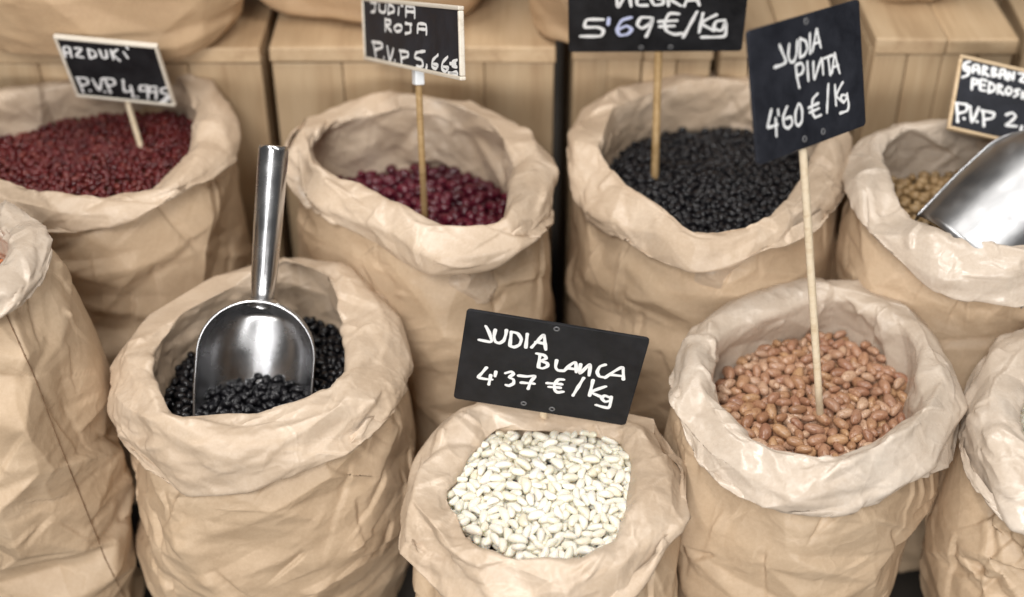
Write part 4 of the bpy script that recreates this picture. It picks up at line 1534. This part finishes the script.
def heap(poly, size, z_top, count, seed, layers=3.0, res=None, bump=None, tries=11):
    """drop beans one by one on a height field; returns centre + 3x3 rotation + scale"""
    rng = np.random.default_rng(seed)
    a, b, c = size
    res = res or b * 0.16
    lo = poly.min(0) - 0.01
    hi = poly.max(0) + 0.01
    nx, ny = int((hi[0] - lo[0]) / res) + 1, int((hi[1] - lo[1]) / res) + 1
    gx = lo[0] + np.arange(nx) * res
    gy = lo[1] + np.arange(ny) * res
    X, Y = np.meshgrid(gx, gy, indexing='ij')
    base = np.full((nx, ny), z_top - layers * c * 1.75)
    if bump is not None:
        base = base + bump(X, Y)
    base += (rng.random((nx, ny)) - 0.5) * c * 0.3
    H = base.copy()
    ppoly = [tuple(p) for p in poly[::6]]
    out = []
    miss = 0
    m = int(a * 1.1 / res) + 1
    ii, jj = np.meshgrid(np.arange(-m, m + 1), np.arange(-m, m + 1), indexing='ij')
    dx, dy = ii * res, jj * res
    for q in range(count):
        s = 1 + 0.20 * (rng.random() - 0.5) * 2 - (0.12 if rng.random() < 0.15 else 0)
        best = None
        for _ in range(tries):
            for __ in range(20):
                x = rng.uniform(lo[0], hi[0])
                y = rng.uniform(lo[1], hi[1])
                if inside_poly(ppoly, x, y):
                    break
            else:
                continue
            ci, cj = int((x - lo[0]) / res), int((y - lo[1]) / res)
            if ci - m < 0 or cj - m < 0 or ci + m >= nx or cj + m >= ny:
                continue
            yaw = rng.uniform(0, 2 * math.pi)
            cy_, sy_ = math.cos(yaw), math.sin(yaw)
            lx = (dx * cy_ + dy * sy_) / (a * s)
            ly = (-dx * sy_ + dy * cy_) / (b * s)
            rr = lx * lx + ly * ly
            mk = rr < 0.92
            patch = H[ci - m:ci + m + 1, cj - m:cj + m + 1]
            th_ = c * s * np.sqrt(np.maximum(0, 1 - rr))
            hh = (patch + th_)[mk]
            zc = np.quantile(hh, 0.93)
            rel = zc - (float(bump(x, y)) if bump is not None else 0.0)
            if best is None or rel < best_rel:
                best_rel = rel
                best = (zc, x, y, yaw, ci, cj, mk, th_, patch)
        if best is None:
            continue
        lim = z_top + 0.25 * c + (bump(best[1], best[2]) if bump is not None else 0.0)
        if best[0] > lim:
            miss += 1
            if miss > 260:
                break
            continue
        zc, x, y, yaw, ci, cj, mk, th_, patch = best
        # lean with the beans below
        A = np.stack([dx[mk], dy[mk], np.ones(mk.sum())], -1)
        g = np.linalg.lstsq(A, patch[mk], rcond=None)[0]
        gxx, gyy = np.clip(g[:2] * 0.75, -0.7, 0.7)
        plane = gxx * dx + gyy * dy
        zc = np.quantile((patch - plane + th_)[mk], 0.79)
        top = zc + plane + th_
        patch[mk] = np.maximum(patch[mk], top[mk])
        nrm = np.array([-gxx, -gyy, 1.0])
        nrm /= np.linalg.norm(nrm)
        xa = np.array([math.cos(yaw), math.sin(yaw), 0])
        xa -= nrm * (xa @ nrm)
        xa /= np.linalg.norm(xa)
        ya = np.cross(nrm, xa)
        roll = rng.normal() * 0.35
        ya2 = ya * math.cos(roll) + nrm * math.sin(roll)
        za2 = np.cross(xa, ya2)
        out.append((np.array([x, y, zc]), np.stack([xa, ya2, za2], -1), s))
    return out


occV, occF, off = [], [], 0
for V, F in OCC:
    occV.append(np.asarray(V))
    occF += (np.asarray(F) + off).tolist()
    off += len(V)
occ_bvh = BVHTree.FromPolygons([Vector(v) for v in np.vstack(occV)], occF)


def fill(key, kind, size, kink, mat, count, seed, label, cat, group, bump=None, layers=3.0, fill_label="", max_ind=300, dz=0.0):
    sk = SACKS[key]
    poly = sk['inner']
    hp = heap(poly, size, sk['z_bean'] + dz, count, seed, layers, bump=bump)
    temps = [bean_template(*size, kink * kk, seed=seed + i) for i, kk in enumerate((1.0, 0.6, 1.25))]
    nV, nF = len(temps[0][0]), len(temps[0][1])
    allV, allF = [], []
    for i, (p, R, s) in enumerate(hp):
        tV, tF = temps[i % 3]
        allV.append((tV * s) @ R.T + p)
        allF.append(tF + i * nV)
    allV = np.array(allV)
    # which beans the photograph's camera sees: one ray per pixel over the opening
    bvh = BVHTree.FromPolygons([Vector(v) for v in allV.reshape(-1, 3)], np.vstack(allF).tolist())
    pp = project(np.c_[poly, np.full(len(poly), sk['z_bean'])])
    cnt = np.zeros(len(hp), int)
    o_ = Vector(CAM)
    for v in np.arange(max(0, pp[:, 1].min() - 12), min(H_PX, pp[:, 1].max() + 12), 1.0):
        for u in np.arange(max(0, pp[:, 0].min() - 8), min(W_PX, pp[:, 0].max() + 8), 1.0):
            d = Vector(px_dir(u + 0.5, v + 0.5)).normalized()
            h = bvh.ray_cast(o_, d)
            if h[0] is None:
                continue
            g = occ_bvh.ray_cast(o_, d, h[3] - 0.0003)
            if g[0] is None:
                cnt[h[2] // nF] += 1
    order = np.argsort(-cnt)
    ind = [i for i in order if cnt[i] >= 4][:max_ind]
    print(key, "beans", len(hp), "seen", int((cnt > 0).sum()), "individual", len(ind))
    meshes = []
    for k, (tV, tF) in enumerate(temps):
        me = bpy.data.meshes.new(kind)
        me.from_pydata(tV.tolist(), [], tF.tolist())
        me.polygons.foreach_set("use_smooth", np.ones(len(tF), dtype=bool))
        me.materials.append(M[mat])
        meshes.append(me)
    first = {}
    for i in ind:
        p, R, s = hp[i]
        if i % 3 not in first:
            o = bpy.data.objects.new(kind, meshes[i % 3])
            tag(o, label, cat, group)
            first[i % 3] = o
        else:
            o = first[i % 3].copy()
        o.matrix_world = Matrix.Translation(Vector(p)) @ Matrix(R.tolist()).to_4x4() @ Matrix.Scale(float(s), 4)
        scene.collection.objects.link(o)
    si = set(ind)
    rest = [i for i in range(len(hp)) if i not in si]
    if rest:
        V = allV[rest].reshape(-1, 3)
        F = np.vstack([temps[i % 3][1] + k * nV for k, i in enumerate(rest)])
        o = mesh_np(kind + "_heap", V, F, M[mat])
        tag(o, fill_label, cat + " heap", kind='stuff')
    return hp


PX = lambda u, v, z: on_z(u, v, z)[:2]


def mound(h, s, cx, cy):
    return lambda X, Y: h * np.exp(-((X - cx) ** 2 + (Y - cy) ** 2) / (s * s))


c_ = SACKS['pinta']['cen']
fill('pinta', 'pinto_bean', (0.0066, 0.0038, 0.0034), 0.18, 'pinto', 2600, 201,
     "speckled reddish brown pinto bean around the foot of the tall pale stick", "pinto bean", "pinto beans in the sack with the tall stick",
     mound(0.006, 0.06, c_[0], c_[1] + 0.01), fill_label="the small or buried pinto beans filling the sack with the tall pale stick")
c_ = SACKS['blanca']['cen']
fill('blanca', 'white_bean', (0.0058, 0.0029, 0.0026), 0.42, 'white_bean', 4200, 202,
     "smooth creamy white bean in the low sack under the JUDIA BLANCA sign", "white bean", "white beans in the low front sack",
     mound(0.008, 0.06, c_[0], c_[1] + 0.01), fill_label="the small or buried white beans filling the low front sack")
sx_, sy_ = PX(258, 415, 0.262)
b1, b2 = mound(-0.003, 0.04, sx_, sy_), mound(0.002, 0.04, sx_ + 0.06, sy_ + 0.03)
fill('scoop', 'black_bean', (0.0044, 0.0029, 0.0025), 0.18, 'black_bean', 4200, 203,
     "shiny black bean lying around the standing steel scoop", "black bean", "black beans around the standing scoop",
     lambda X, Y: b1(X, Y) + b2(X, Y), max_ind=170, fill_label="the small or buried black beans filling the sack with the standing scoop")
c_ = SACKS['negra']['cen']
fill('negra', 'black_bean', (0.0036, 0.0025, 0.0021), 0.15, 'black_bean', 6000, 204,
     "dull black bean around the dark stick in the back row sack", "black bean", "black beans in the back row sack",
     mound(0.004, 0.06, c_[0], c_[1]), layers=2.4, max_ind=130, fill_label="the small or buried black beans filling the back row sack")
c_ = SACKS['roja']['cen']
fill('roja', 'red_bean', (0.0059, 0.0039, 0.0034), 0.2, 'red_bean', 1800, 205,
     "glossy dark crimson bean in the half filled back row sack", "red bean", "red beans in the half filled sack",
     mound(0.004, 0.05, c_[0] + 0.02, c_[1]), layers=2.4, fill_label="the small or buried crimson beans in the half filled sack")
c_ = SACKS['azuki']['cen']
fill('azuki', 'azuki_bean', (0.0030, 0.0022, 0.0021), 0.0, 'azuki', 8000, 206,
     "tiny round dark red azuki bean in the back left sack", "azuki bean", "azuki beans in the back left sack",
     mound(0.006, 0.06, c_[0], c_[1]), layers=1.3, fill_label="the small or buried azuki beans filling the back left sack")
fill('garbanzo', 'chickpea', (0.0042, 0.0037, 0.0036), 0.0, 'chickpea', 1500, 207,
     "small tan chickpea in the sack with the slanting scoop", "chickpea", "chickpeas around the slanting scoop",
     layers=1.6, fill_label="the small or buried chickpeas in the sack with the slanting scoop")
fill('edge', 'white_bean', (0.0075, 0.0046, 0.0040), 0.3, 'white_bean', 380, 208,
     "pale bean in the sack cut off by the right edge", "white bean", "pale beans at the right edge",
     layers=1.8, fill_label="the small or buried pale beans in the sack at the right edge")
fill('lentil', 'red_lentil', (0.0032, 0.0032, 0.0016), 0.0, 'lentil', 2200, 209,
     "orange red lentil in the tall sack at the left edge", "lentil", "orange lentils at the left edge",
     layers=1.6, fill_label="the small or buried orange lentils in the tall sack at the left edge")
